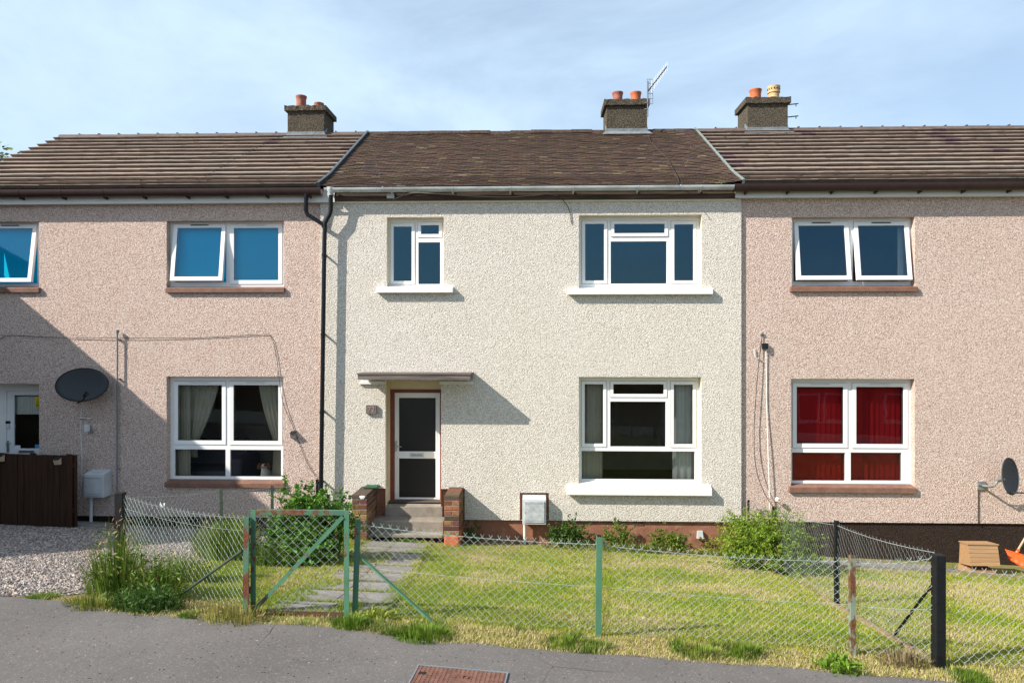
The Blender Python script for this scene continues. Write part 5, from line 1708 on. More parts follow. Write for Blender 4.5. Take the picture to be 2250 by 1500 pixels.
# short angled fence from the black post to the gate
fr5 = thing('chain_link_fence', 'short angled chain link fence over tall weeds between the black post and the gate', 'fence', (L_post.x, L_post.y, G(L_post.x, L_post.y)), FG)
gq = gp(540, 1352)
bot = [Vector((L_post.x + .03, L_post.y, G(L_post.x, L_post.y) + .04)), Vector((gq.x, gq.y + .03, gq.z + .04))]
top = [bot[0] + Vector((0, 0, .86)), Vector((bot[1].x, bot[1].y, P(540, 1140, gq.y).z))]
B_, T_ = sagged(bot, top, 10, .045)
mesh_wire(B_, T_, .078, .0018).build('wire_mesh', M['wire_green'], fr5)
lw = MB(); lw.tube([t for t in T_], .0019, 5); lw.tube([b.lerp(t, .86) for b, t in zip(B_, T_)], .0018, 5); lw.build('line_wire', M['wire_dark'], fr5)
m = MB(); z0 = G(L_post.x, L_post.y); m.box(L_post.x - .04, L_post.x + .04, L_post.y - .04, L_post.y + .04, z0 - .2, z0 + .94); m.build('post', M['black_post'], fr5)
m = MB(); angle_post(m, gq + Vector((-.03, .0, 0)), (P(540, 1134, gq.y) - gq).z, .05, (.01, 0)); m.box(gq.x + .0, gq.x + .03, gq.y - .012, gq.y, gq.z - .1, gq.z + .86); po = m.build('post', M['green_rusty'], fr5); po['label'] = 'heavily rusted gate post'
m = MB(); a = P(532, 1209, gq.y + .05); b = gp(380, 1318); m.tube([a, b], .013, 8); m.build('brace', M['green_dull'], fr5)
m = MB(); c0 = P(353, 1106, -4.95)
for k in range(3):
    m.add([c0 + Vector((random.uniform(-.02, .03), .0, random.uniform(-.05, .03))) for _ in range(3)] , [(0, 1, 2)])
    m.v[-3:] = [(x + .01 * k, y + random.uniform(-.01, .01), z) for x, y, z in m.v[-3:]]
tag(m.build('litter_scrap', M['pvc'], None, at=tuple(c0)), 'torn scrap of white plastic caught on the wire of the angled fence', 'litter')

# gate
gt = thing('garden_gate', 'green angle-iron garden gate with diagonal bar, rusting along the bottom', 'gate', tuple((g_l + g_r) / 2))
yg = (g_l.y + g_r.y) / 2 - .01
gx0, gx1 = PX(556, yg, 1240), PX(761, yg, 1240)
gz0l, gz0r = PZ(1352, yg, 556), PZ(1357, yg, 760)
gz1 = PZ(1121, yg, 650)
m = MB(); angle_post(m, (gx0 - .022, yg, gz0l - .0), gz1 - gz0l, .045); m.v = [(x, y, max(z, gz0l)) for x, y, z in m.v]; m.build('stile', M['green_rust'], gt)
m = MB(); angle_post(m, (gx1 - .022, yg, gz0r), gz1 - gz0r, .045); m.v = [(x, y, max(z, gz0r)) for x, y, z in m.v]; m.build('stile', M['green_rust'], gt)
m = MB(); m.box(gx0 + .024, gx1 - .023, yg + .0, yg + .006, gz1 - .04, gz1); m.box(gx0 + .024, gx1 - .023, yg + .006, yg + .042, gz1 - .006, gz1); m.build('top_rail', M['green_rusty'], gt)
m = MB(); m.bar((gx0 + .024, yg + .003, gz0l + .03), (gx1 - .023, yg + .003, gz0r + .03), .006, .04); m.build('bottom_rail', M['rust'], gt)
m = MB(); m.bar((gx0 + .02, yg - .004, gz0l + .06), (gx1 - .03, yg - .004, gz1 - .05), .006, .036); m.build('diagonal_bar', M['green_rust'], gt)
mesh_wire([(gx0 + .02, yg + .02, gz0l + .03), (gx1 - .04, yg + .02, gz0r + .03)], [(gx0 + .02, yg + .02, gz1 - .04), (gx1 - .04, yg + .02, gz1 - .04)], .082, .0019).build('wire_mesh', M['wire'], gt)
m = MB()
for pz_ in (.2, .72):
    m.tube([(gx0 - .03, yg - .004, gz0l + pz_), (gx0 - .03, yg - .004, gz0l + pz_ + .06)], .012, 8)
m.build('hinge', M['rust'], gt)

# dark wooden fence in front of the pink house door
yfz = -.75
fx1 = PX(157, yfz, 1080)
fx0 = -12.0
wf = thing('wooden_fence', 'dark brown close-boarded wooden fence screening the front door of the pink house', 'fence', ((fx0 + fx1) / 2, yfz, G(fx1, yfz)))
r = random.Random(5)
x = fx1
k = 0
zt0 = PZ(998, yfz, 157)
while x > fx0:
    wd = .095 + r.uniform(-.004, .004)
    m = MB()
    zt_ = zt0 + r.uniform(-.015, .015) + (fx1 - x) * .012
    lean = r.uniform(-.004, .004)
    yo = r.uniform(-.004, .006)
    m.hexa([(x - wd, yfz + yo, G(x, yfz) + .02), (x, yfz + yo, G(x, yfz) + .02), (x, yfz + .018 + yo, G(x, yfz) + .02), (x - wd, yfz + .018 + yo, G(x, yfz) + .02),
            (x - wd + lean, yfz + yo, zt_), (x + lean, yfz + yo, zt_ - .006), (x + lean, yfz + .018 + yo, zt_ - .006), (x - wd + lean, yfz + .018 + yo, zt_)])
    m.build('board', M['wood_fence'], wf)
    x -= wd + (.010 if r.random() < .3 else .004)
m = MB(); m.box(fx0, fx1, yfz + .028, yfz + .07, G(fx1, yfz) + .25, G(fx1, yfz) + .32); m.box(fx0, fx1, yfz + .028, yfz + .07, G(fx1, yfz) + 1.0, G(fx1, yfz) + 1.07); m.build('rail', M['wood_fence'], wf)
m = MB(); m.box(fx1 - .08, fx1, yfz + .07, yfz + .15, G(fx1, yfz) - .2, zt0 - .03); m.build('post', M['wood_fence'], wf)
solar('small beige solar lamp fixed near the end of the dark wooden fence', P(125, 1010, yfz - .05), .045, M['wood_pole'], yfz - .006)
solar('small beige solar lamp on the wooden fence in front of the door frame', P(0, 1003, yfz - .05), .045, M['wood_pole'], yfz - .006)

# ================================================================== objects by the dark plinth
bx = Pg(2140, 1255)
tb = thing('wooden_box', 'tan timber box with a sloping boarded front standing by the dark plinth', 'box', (bx.x, bx.y, G(bx.x, bx.y)))
yA = -1.1
def bp(px, py, y): return P(px, py, y)
zb0 = G(4.5, yA) + .0
xa0, xa1 = PX(2133, yA, 1220), PX(2196, yA, 1220)
zt1 = PZ(1197, -.7, 2150); zl = PZ(1243, yA, 2150)
yF, yT, yB = -1.12, -1.03, -.72
f_bl, f_br, f_tl, f_tr = P(2133, 1243, yF), P(2198, 1243, yF), P(2127, 1196, yT), P(2192, 1197, yT)
b_bl, b_tl = P(2107, 1236, yB), P(2109, 1190, yB)
dxv = Vector((f_br.x - f_bl.x, 0, 0))
b_br, b_tr = b_bl + dxv, b_tl + dxv * .92
inn = Vector((0, .012, 0))
m = MB(); m.hexa([f_bl + inn, f_br + inn, b_br, b_bl, f_tl + inn, f_tr + inn, b_tr, b_tl]); m.build('lid', M['wood_box'], tb)
m = MB()
for k in range(5):
    t0, t1 = (k + .045) / 5, (k + .955) / 5
    e = Vector((0, .011, 0))
    p00, p01, p10, p11 = f_bl.lerp(f_tl, t0), f_br.lerp(f_tr, t0), f_bl.lerp(f_tl, t1), f_br.lerp(f_tr, t1)
    m.hexa([p00, p01, p01 + e, p00 + e, p10, p11, p11 + e, p10 + e])
m.build('boarded_front', M['wood_box'], tb)
m = MB(); m.hexa([f_tl + Vector((-.015, -.015, .001)), f_tr + Vector((.015, -.015, .001)), b_tr + Vector((.015, .01, .001)), b_tl + Vector((-.015, .01, .001)), f_tl + Vector((-.015, -.015, .016)), f_tr + Vector((.015, -.015, .016)), b_tr + Vector((.015, .01, .016)), b_tl + Vector((-.015, .01, .016))]); m.build('top_board', M['wood_box'], tb)
m = MB(); m.box(f_bl.x + .03, f_br.x - .03, yF + .05, yB - .02, G(6.8, yF) - .12, min(f_bl.z, b_bl.z) - .002); m.build('base', M['wood_box'], tb)

sv = thing('snow_shovel', 'bright orange snow shovel with pale wooden handle lying by the dark plinth', 'shovel', tuple(P(2240, 1245, -.9)))
m = MB()
n = 12
a0, a1 = P(2208, 1206, -.75), P(2290, 1230, -1.0)
b0, b1 = P(2213, 1226, -.85), P(2290, 1272, -1.15)
vs = []
for j in range(7):
    v = j / 6
    for i in range(n * 2 + 1):
        u = i / (n * 2)
        p = a0.lerp(a1, u).lerp(b0.lerp(b1, u), v)
        rib = .006 * (1 if i % 4 < 2 else 0)
        vs.append(p + Vector((0, -.10 * math.sin(math.pi * v) * 0.5 + rib, -.02 * math.sin(math.pi * v))))
N = n * 2 + 1
m.add(vs, [(j * N + i, j * N + i + 1, (j + 1) * N + i + 1, (j + 1) * N + i) for j in range(6) for i in range(n * 2)])
o = m.build('blade', M['orange_plastic'], sv, True)
sm = o.modifiers.new('thick', 'SOLIDIFY'); sm.thickness = .008
m = MB(); m.tube([P(2233, 1214, -.82), P(2258, 1172, -.35), P(2290, 1118, -.05)], .016, 10); m.build('handle', M['wood_pole'], sv, True)
m = MB(); m.tube([P(2227, 1222, -.86), P(2238, 1208, -.76)], .024, 10); m.build('socket', M['orange_plastic'], sv, True)

# chamber cover in the pavement
def pav(px, py):
    d_ = ray(px, py); t = 4.0
    for _ in range(30):
        q_ = CAM + d_ * t
        t = (G(q_.x, -9) + .014 - CAM.z) / d_.z
    return CAM + d_ * t
a, b = pav(922, 1463), pav(1112, 1480)
ex = (b - a); wlen = ex.length; ex.normalize()
upz = Vector((.036, 0, 1)).normalized()
ey = -(upz.cross(ex)).normalized()
if ey.y > 0: ey = -ey
hlen = wlen * .62
mh = thing('chamber_cover', 'rusty studded chamber cover lettered CATV set in the pavement', 'manhole cover', tuple((a + b) / 2))
def mpt(u, v, z=0.0): return a + ex * u + ey * v + upz * z
m = MB()
def mbox(m, u0, u1, v0, v1, z0, z1): m.hexa([mpt(u0, v1, z0), mpt(u1, v1, z0), mpt(u1, v0, z0), mpt(u0, v0, z0), mpt(u0, v1, z1), mpt(u1, v1, z1), mpt(u1, v0, z1), mpt(u0, v0, z1)])
mbox(m, 0, wlen, 0, hlen, -.03, .006)
lid = m.build('lid', M['lid'], mh)
m = MB()
t_ = .015
mbox(m, -t_, wlen + t_, -t_, -.003, -.03, .010); mbox(m, -t_, wlen + t_, hlen + .003, hlen + t_, -.03, .010); mbox(m, -t_, -.003, -.003, hlen + .003, -.03, .010); mbox(m, wlen + .003, wlen + t_, -.003, hlen + .003, -.03, .010)
m.build('frame', M['conduit'], mh)
m = MB()
nu, nv = 20, 13
for i in range(nu):
    for j in range(nv):
        u, v = wlen * (i + .5) / nu, hlen * (j + .5) / nv
        if abs(u - wlen / 2) < wlen * .125 and .13 * hlen < v < .58 * hlen: continue
        if u < wlen * .13 and .2 * hlen < v < .34 * hlen: continue
        s_ = .0085
        m.add([mpt(u - s_, v + s_, .006), mpt(u + s_, v + s_, .006), mpt(u + s_, v - s_, .006), mpt(u - s_, v - s_, .006), mpt(u - s_ * .6, v + s_ * .6, .0125), mpt(u + s_ * .6, v + s_ * .6, .0125), mpt(u + s_ * .6, v - s_ * .6, .0125), mpt(u - s_ * .6, v - s_ * .6, .0125)],
              [(4, 5, 6, 7), (0, 1, 5, 4), (1, 2, 6, 5), (2, 3, 7, 6), (3, 0, 4, 7)])
st_ = m.build('stud_pattern', M['lid'], mh)
tx = lettering('CATV', .062, M['lid'], mh, mpt(wlen / 2, hlen * .3, .0065), (0, 0, math.atan2(ex.y, ex.x)), 'lettering', .005)
m = MB(); mbox(m, .02, .075, hlen * .22, hlen * .32, .006, .0075); m.build('key_hole', M['rubber'], mh)

# ================================================================== plants
def leaves(centers, size, cols, flat=.5, seed=0, aspect=.55, droop=0.0):
    """one folded quad per leaf"""
    r_ = np.random.default_rng(seed)
    n = len(centers)
    a = r_.normal(size=(n, 3)); a[:, 2] = a[:, 2] * flat + droop
    a /= np.linalg.norm(a, axis=1)[:, None]
    b = np.cross(a, r_.normal(size=(n, 3)))
    b /= np.linalg.norm(b, axis=1)[:, None]
    L = size * r_.uniform(.6, 1.3, n)[:, None]
    Wd = L * aspect
    base = centers - a * L * .5
    v = np.stack([base, base + a * L * .5 + b * Wd * .5, base + a * L, base + a * L * .5 - b * Wd * .5], axis=1)
    c = np.array(cols)[r_.integers(0, len(cols), n)] * r_.uniform(.7, 1.25, n)[:, None]
    return v, c

def blades(x, y, z, h, w, cols, lean=.5, seed=0):
    r_ = np.random.default_rng(seed)
    n = len(x)
    t = r_.uniform(0, 2 * np.pi, n)
    ca, sa = np.cos(t), np.sin(t)
    ln = r_.uniform(.1, 1, n) * lean * h
    p0 = np.stack([x - sa * w / 2, y + ca * w / 2, z], 1)
    p1 = np.stack([x + sa * w / 2, y - ca * w / 2, z], 1)
    t2 = t + r_.uniform(-.5, .5, n)
    p2 = np.stack([x + np.cos(t2) * ln, y + np.sin(t2) * ln, z + h * r_.uniform(.75, 1.0, n)], 1)
    return np.stack([p0, p1, p2], 1), cols

def tall_blades(x, y, z, h, w, cols, lean=.5, seed=0):
    """bent blades of two triangles' worth: quad lower part and a tip"""
    r_ = np.random.default_rng(seed)
    n = len(x)
    t = r_.uniform(0, 2 * np.pi, n)
    ca, sa = np.cos(t), np.sin(t)
    ln = r_.uniform(.05, 1, n) * lean * h
    base = np.stack([x, y, z], 1)
    side = np.stack([-sa * w / 2, ca * w / 2, np.zeros(n)], 1)
    mid = base + np.stack([ca * ln * .3, sa * ln * .3, h * .55], 1)
    tip = base + np.stack([ca * ln, sa * ln, h * (1 - .25 * ln / h)], 1)
    q1 = np.stack([base - side, base + side, mid + side * .8, mid - side * .8], 1)
    q2 = np.stack([mid - side * .8, mid + side * .8, tip + side * .08, tip - side * .08], 1)
    return np.concatenate([q1, q2]), np.concatenate([cols, cols])

Gv = np.vectorize(G)
GREEN = np.array([(.22, .32, .015), (.27, .36, .02), (.17, .27, .012)])
STRAW = np.array([(.58, .47, .25), (.64, .53, .33), (.50, .42, .17)])
LIME = np.array([(.38, .41, .03), (.45, .45, .06), (.32, .37, .02)])

def lawn_cols(x, y, r_, dry=0.0):
    n = len(x)
    v = .5 * vnoise(x, y, 1.1, 1) + .3 * vnoise(x, y, 3.1, 2) + .2 * vnoise(x, y, 9, 3) + r_.normal(0, .13, n) + dry
    i = r_.integers(0, 3, n)
    c = np.where((v < .44)[:, None], GREEN[i], np.where((v < .66)[:, None], LIME[i], STRAW[i]))
    return c * r_.uniform(.78, 1.2, n)[:, None]

def fence_y(x):
    """front fence line y at x"""
    xs_ = [L_post.x, gq.x, p_g.x, p_m.x, p_e.x, p_c.x, p_x.x]
    ys_ = [L_post.y, gq.y, p_g.y, p_m.y, p_e.y, p_c.y, p_x.y]
    return np.interp(x, xs_, ys_)
pe_x = [p[0] for p in pe]; pe_y = [p[1] for p in pe]

N = 580000
r_ = np.random.default_rng(3)
x = r_.uniform(-4.3, 7.5, N); y = r_.uniform(-6.75, -.3, N)
lb = np.vectorize(LB)(y); rb = np.vectorize(RB)(y)
inside = (x > lb + .05) & (x < rb - .03) & (y > fence_y(x)) & (y < -.42)
wob = .34 * (vnoise(x, y, 2.6, 31) - .45) + .16 * (vnoise(x, y, 7, 32) - .5)
path_m = (x > -2.90 - .088 * y + .12 + np.abs(wob) * 2.2 * np.clip(-y / 3, .2, 1)) & (x < -1.74 - .066 * y - .05 - wob * .6) & ~((vnoise(x, y, 2.3, 51) + .35 * vnoise(x, y, 8, 52) > .86) & (r_.random(N) < .8))
gapm = np.zeros(N, bool)
for (y1, y0), nxt in zip(ylist, ylist[1:] + [(-5.95, -6)]):
    gapm |= (y < y0 + .0) & (y > nxt[0])
mid_l = inside & (~path_m | (gapm & (vnoise(x, y, 3, 41) > .3)))
right_l = (x > rb + .03) & (y > fence_y(x)) & (y < np.where(x > 6.4, -1.55, -1.2))
# thinner, drier patches
den = vnoise(x, y, 1.6, 8)
keep = (mid_l | right_l) & (r_.random(N) < np.where(den > .78, .55, 1.0)) & (r_.random(N) < np.clip((-y) / 3.0, .45, 1))
x, y, mid_k = x[keep], y[keep], mid_l[keep]
d_edge = np.minimum(x - np.vectorize(LB)(y), 9)
dry = np.where((y > -1.3) & (x > -1), .16, 0) + np.where((x > np.vectorize(RB)(y)), .07, 0) + np.where((x < -2.6), .05, 0) - np.where((np.abs(x + 1.3) < .35) & (y < -.8), .16, 0) + np.where(y < fence_y(x) + .15, .05, 0)
c = lawn_cols(x, y, r_, dry)
h = r_.uniform(.014, .036, len(x)) * np.where(vnoise(x, y, 2.2, 6) > .66, 1.3, 1)
zz = Gv(x, y) + np.where((x > -2.95 - .088 * y) & (x < -1.70 - .066 * y) & (x < -1.2), .024, 0)
v, c = blades(x, y, zz, h, r_.uniform(.004, .0075, len(x)), c, .9, 5)
tag(fast_mesh('lawn_grass', v, 3, M['blade'], c), kind='stuff')

# rough verge between fence and pavement: dry stalks with greener tufts
N = 90000
r_ = np.random.default_rng(8)
x = r_.uniform(-4.6, 6.5, N); yf = fence_y(x); ype = np.interp(x, pe_x, pe_y)
y = ype - .03 + (yf + .05 - ype) * r_.random(N)
y = np.where(x < -4.0, ype + r_.random(N) * .25, y)
tuft = .6 * vnoise(x, y, 2.4, 21) + .4 * vnoise(x, y, 6, 22)
thr = (x > g_l.x + .1) & (x < g_r.x - .05)
keep = (r_.random(N) < np.where(tuft > .55, 1, .55)) & ~(thr & (r_.random(N) < .8))
x, y, tuft = x[keep], y[keep], tuft[keep]
i = r_.integers(0, 3, len(x))
gcol = np.array([(.13, .21, .02), (.17, .26, .03), (.10, .17, .02)])
c = np.where((tuft + r_.normal(0, .06, len(x)) > .66)[:, None], gcol[i], np.where((r_.random(len(x)) < .25)[:, None], LIME[i], STRAW[i])) * r_.uniform(.75, 1.2, len(x))[:, None]
h = np.where(tuft > .66, r_.uniform(.03, .075, len(x)), r_.uniform(.012, .038, len(x)))
v, c = blades(x, y, Gv(x, y) + .005, h, r_.uniform(.004, .008, len(x)), c, 1.1, 9)
tag(fast_mesh('verge_grass', v, 3, M['blade'], c), kind='stuff')

# pebbles of the drive
N = 48000
r_ = np.random.default_rng(4)
x = r_.uniform(-10, -3.6, N); y = -r_.random(N) ** .8 * 5.9
fy = np.array([Pg(a, b).y for a, b in ((-300, 1300), (-150, 1302), (0, 1310), (90, 1312), (150, 1308), (205, 1300), (260, 1290))])
fx = np.array([Pg(a, b).x for a, b in ((-300, 1300), (-150, 1302), (0, 1310), (90, 1312), (150, 1308), (205, 1300), (260, 1290))])
keep = (x < np.vectorize(LB)(y) - .03) & (y > np.interp(x, fx, fy) + .02)
x, y = x[keep], y[keep]
n = len(x)
s_ = r_.uniform(.007, .016, n) * np.where(y < -4.6, 1.25, 1)
z = Gv(x, y) + .008 + s_ * .3
oc = np.array([(1, 0, 0), (0, 1, 0), (-1, 0, 0), (0, -1, 0), (0, 0, 1)], float)
ang = r_.uniform(0, 6.28, n)
sc3 = np.stack([s_ * r_.uniform(.8, 1.5, n), s_ * r_.uniform(.6, 1.0, n), s_ * r_.uniform(.5, .9, n)], 1)
V = oc[None] * sc3[:, None, :] + r_.normal(0, .12, (n, 5, 3)) * s_[:, None, None]
ca, sa = np.cos(ang)[:, None], np.sin(ang)[:, None]
Vx = V[..., 0] * ca - V[..., 1] * sa; Vy = V[..., 0] * sa + V[..., 1] * ca
V = np.stack([Vx + x[:, None], Vy + y[:, None], V[..., 2] + z[:, None]], 2)
tri = np.array([(0, 1, 4), (1, 2, 4), (2, 3, 4), (3, 0, 4)])
TV = V[:, tri].reshape(-1, 3, 3)
pc_ = np.array([(.42, .36, .32), (.30, .26, .24), (.55, .50, .45), (.36, .27, .23), (.22, .20, .19), (.46, .37, .31)])[r_.integers(0, 6, n)] * r_.uniform(.75, 1.15, n)[:, None]
tag(fast_mesh('gravel', TV, 3, M['pebble'], np.repeat(pc_, 4, axis=0)), kind='stuff')

def bush(name, label, cat, foot, blobs, n, size, cols, seed, stems=8, flat=.6, group=None, aspect=.55, hollow=.35):
    """blobs: (dx, dy, dz, rx, ry, rz)"""
    r_ = np.random.default_rng(seed)
    t_ = thing(name, label, cat, tuple(foot), group)
    P_ = []
    tot = sum(b[3] * b[4] * b[5] for b in blobs)
    for b in blobs:
        k = int(n * b[3] * b[4] * b[5] / tot)
        # sprays: twig centres on the blob, leaves clustered along each twig
        nt = max(6, k // 14)
        d_ = r_.normal(size=(nt, 3)); d_ /= np.linalg.norm(d_, axis=1)[:, None]
        rad = hollow + (1.12 - hollow) * r_.random(nt) ** .6
        rad *= np.clip(1 + .24 * r_.normal(size=nt), .5, 1.6)
        tip = d_ * rad[:, None]
        for q_ in range(14):
            s = tip * (1 - .03 * q_ * r_.random((nt, 1))) + r_.normal(0, .045, (nt, 3))
            P_.append(s * np.array(b[3:6]) + np.array(b[0:3]) + np.array(foot))
    P_ = np.concatenate(P_)
    gz = Gv(P_[:, 0], P_[:, 1])
    P_ = P_[(P_[:, 2] > gz + .01) | (P_[:, 1] < -9)]
    v, c = leaves(P_, size, cols, flat, seed, aspect)
    fast_mesh('foliage', v, 4, M['leaf'], c, t_)
    m = MB()
    rr = random.Random(seed)
    for k in range(stems):
        b = rr.choice(blobs)
        tip = Vector(foot) + Vector((b[0] + rr.uniform(-.7, .7) * b[3], b[1] + rr.uniform(-.7, .7) * b[4], b[2] + rr.uniform(.1, .8) * b[5]))
        base = Vector(foot) + Vector((rr.uniform(-.06, .06), rr.uniform(-.06, .06), -.02))
        mid = base.lerp(tip, .5) + Vector((rr.uniform(-.05, .05), rr.uniform(-.05, .05), .05))
        m.tube([base, mid, tip], [.011, .007, .003], 5)
    m.build('stem', M['bark'], t_)
    return t_

# bush by the drainpipe
f = gp(672, 1238)
bush('bush', 'rounded leafy green bush between the drainpipe and the gate-side brick wall', 'bush', f,
     [(0, .3, .45, .42, .4, .42), (-.2, .35, .62, .36, .34, .34), (.22, .35, .40, .36, .35, .40), (-.35, .15, .30, .3, .3, .34), (.02, -.12, .2, .42, .28, .25)], 15000, .05, [(.08, .20, .018), (.11, .26, .022), (.05, .14, .013), (.15, .30, .03)], 1, 12)
# light green shrub at the boundary
f = gp(1715, 1262)
bush('bush', 'bright feathery green shrub spilling through the boundary fence on black posts', 'bush', f,
     [(-.1, .45, .34, .42, .4, .40), (-.35, .7, .32, .34, .4, .38), (.22, .4, .26, .42, .35, .32), (.1, .05, .15, .34, .25, .22), (-.45, .4, .14, .36, .3, .2), (.42, .15, .12, .28, .25, .22), (.1, .3, .45, .4, .36, .36)], 20000, .046, [(.16, .26, .02), (.22, .33, .025), (.11, .19, .015), (.28, .38, .04)], 2, 14, 1.1, None, .34)
# ivy and small plants along the terracotta plinth
PG = 'small plants along the terracotta plinth'
GC = [(.06, .13, .015), (.09, .18, .02), (.04, .09, .01)]
def plinth_plant(label, px0, px1, pyt, pyb, n, seed, cols=GC, size=.036):
    f = gp((px0 + px1) / 2, pyb)
    f.y = -.32; f.z = G(f.x, f.y)
    w_ = (px1 - px0) / 2 / 130; h_ = (pyb - pyt) / 130
    bush('plant', label, 'plant', f, [(0, .06, h_ * .42, w_ * .75, .16, h_ * .55), (-w_ * .5, .06, h_ * .3, w_ * .5, .16, h_ * .42), (w_ * .5, .04, h_ * .32, w_ * .5, .16, h_ * .4)], n, size, cols, seed, 7, .8, PG)
plinth_plant('dark leafy plant beside the scuffed meter cabinet at the plinth', 1198, 1302, 1136, 1200, 5200, 11)
plinth_plant('loose bright plant left of the air brick at the terracotta plinth', 1312, 1396, 1142, 1202, 2800, 12, [(.13, .22, .02), (.18, .27, .03), (.08, .15, .015)])
plinth_plant('low bright plant below and beyond the air brick at the plinth', 1412, 1510, 1152, 1206, 3200, 13, [(.13, .22, .02), (.20, .28, .03), (.08, .15, .015)])
plinth_plant('sparse yellowing plant beside the small grey cover box', 1520, 1600, 1168, 1208, 1400, 14, [(.26, .26, .03), (.16, .22, .02), (.36, .30, .05)])
plinth_plant('shaded dark plant behind the lawn-side brick step wall', 1020, 1060, 1138, 1186, 700, 15)

# tall weeds by the fences
def weeds(label, foot, rad, n, h, cols, seed, leafy=0, heads=0, name='weed_clump', group='tall weeds by the gate fence', dep=.6):
    r_ = np.random.default_rng(seed)
    t_ = thing(name, label, 'weeds', tuple(foot), group)
    a = r_.uniform(0, 6.283, n); q_ = rad * np.sqrt(r_.random(n))
    x = foot[0] + q_ * np.cos(a); y = foot[1] + q_ * np.sin(a) * dep
    hh = h * r_.uniform(.35, 1.0, n) * (1 - .45 * (q_ / rad) ** 2)
    c = np.array(cols)[r_.integers(0, len(cols), n)] * r_.uniform(.75, 1.2, n)[:, None]
    v, c = tall_blades(x, y, Gv(x, y), hh, r_.uniform(.005, .011, n), c, .55, seed)
    bv_, bc_ = v, c
    if leafy:
        k = r_.integers(0, n, leafy)
        cc = np.stack([x[k], y[k], Gv(x[k], y[k]) + hh[k] * r_.uniform(.15, .95, leafy)], 1) + r_.normal(0, .025, (leafy, 3))
        v, c = leaves(cc, .06, cols, 1.0, seed + 50, .3)
        fast_mesh('leaves', v, 4, M['leaf'], c, t_)
    if heads:
        k = r_.integers(0, n, heads)
        cc = np.stack([x[k], y[k], Gv(x[k], y[k]) + hh[k] * r_.uniform(.9, 1.12, heads)], 1) + r_.normal(0, .012, (heads, 3))
        v, c = leaves(cc, .05, [(.40, .28, .15), (.34, .17, .12), (.46, .36, .2)], 1.5, seed + 90, .2, .8)
        bv_, bc_ = np.concatenate([bv_, v]), np.concatenate([bc_, c])
    fast_mesh('blades', bv_, 4, M['blade'], bc_, t_)
    return t_
WG = [(.10, .18, .02), (.14, .23, .025), (.19, .25, .04), (.08, .13, .018)]
WL = [(.20, .29, .025), (.26, .33, .03), (.14, .23, .02)]
weeds('tall seeding weed clump round the foot of the black post by the drive', gp(258, 1306), .30, 520, .80, WG, 31, 520, 170)
weeds('leafy weed stand just inside the angled fence, right of the black post', gp(345, 1316), .27, 330, .55, WG, 46, 620, 60)
weeds('ragged low grass where the gravel meets the pavement', gp(205, 1335), .25, 420, .16, [(.20, .24, .03), (.34, .32, .09), (.14, .2, .02)], 47)
weeds('dark broad-leaved weeds at the pavement edge under the angled fence', gp(318, 1338), .33, 350, .28, [(.05, .11, .018), (.07, .14, .02)], 32, 700)
weeds('bright tall weeds behind the angled fence, beside the dull green post', gp(500, 1226), .42, 1900, .68, WL, 33, 900, 160)
weeds('yellow-green weeds in the middle of the angled fence foot', gp(405, 1275), .30, 420, .42, WL + [(.38, .38, .06)], 34, 260, 80)
weeds('fine dry grass clump at the foot of the heavily rusted gate post', gp(505, 1358), .34, 380, .19, [(.30, .28, .06), (.22, .26, .04), (.42, .34, .14)], 35, 0, 60)
weeds('green grass clump at the foot of the leaning green gate post', gp(768, 1378), .15, 420, .15, [(.12, .22, .02), (.18, .28, .03)], 36)
weeds('yellow-green leafy weed inside the fence by the leaning gate post', gp(825, 1362), .18, 160, .14, [(.24, .31, .03), (.30, .34, .04)], 37, 240)
weeds('wide green grass clump at the pavement edge under the green brace', gp(925, 1400), .26, 700, .13, [(.12, .22, .02), (.19, .30, .03)], 38)
weeds('broad-leaved bright weed at the foot of the rusty pale post', gp(1845, 1470), .18, 120, .11, [(.14, .27, .02), (.20, .33, .03)], 39, 320)
weeds('small grass clump outside the fence below the leafy shrub', gp(1635, 1440), .17, 350, .14, [(.12, .21, .02), (.18, .27, .03)], 40)
weeds('green grass clump on the verge before the middle green post', gp(1240, 1418), .2, 380, .1, [(.13, .22, .02), (.2, .28, .03)], 41)
weeds('drying brown grass clump on the verge towards the black corner post', gp(1985, 1458), .22, 380, .16, [(.30, .22, .12), (.38, .30, .16), (.2, .16, .07)], 42)
weeds('low green tufts on the verge midway to the rusty pale post', gp(1540, 1440), .2, 360, .11, [(.13, .22, .02), (.22, .28, .04)], 43)
weeds('shaded green grass below the bush by the drainpipe', gp(600, 1240), .35, 700, .34, WG, 44, 300)
weeds('grass growing at the foot of the bottom doorstep', Vector((PX(890, -.56), -.6, G(-2, -.6))), .32, 350, .1, [(.08, .15, .015), (.14, .2, .03)], 45)

weeds('ragged dry weeds along the plinth between the scuffed cabinet and the grey cover box', Vector((1.55, -.42, G(1.55, -.42))), 1.5, 1900, .20, [(.18, .24, .03), (.40, .33, .14), (.12, .18, .02)], 48, 500, 0, group='weeds at the foot of the cream house', dep=.14)
weeds('low yellow weeds between the cover box and the feathery shrub', Vector((2.95, -.5, G(2.95, -.5))), .5, 500, .15, [(.30, .30, .05), (.44, .36, .14), (.2, .24, .03)], 49, 260, 0, group='weeds at the foot of the cream house', dep=.14)

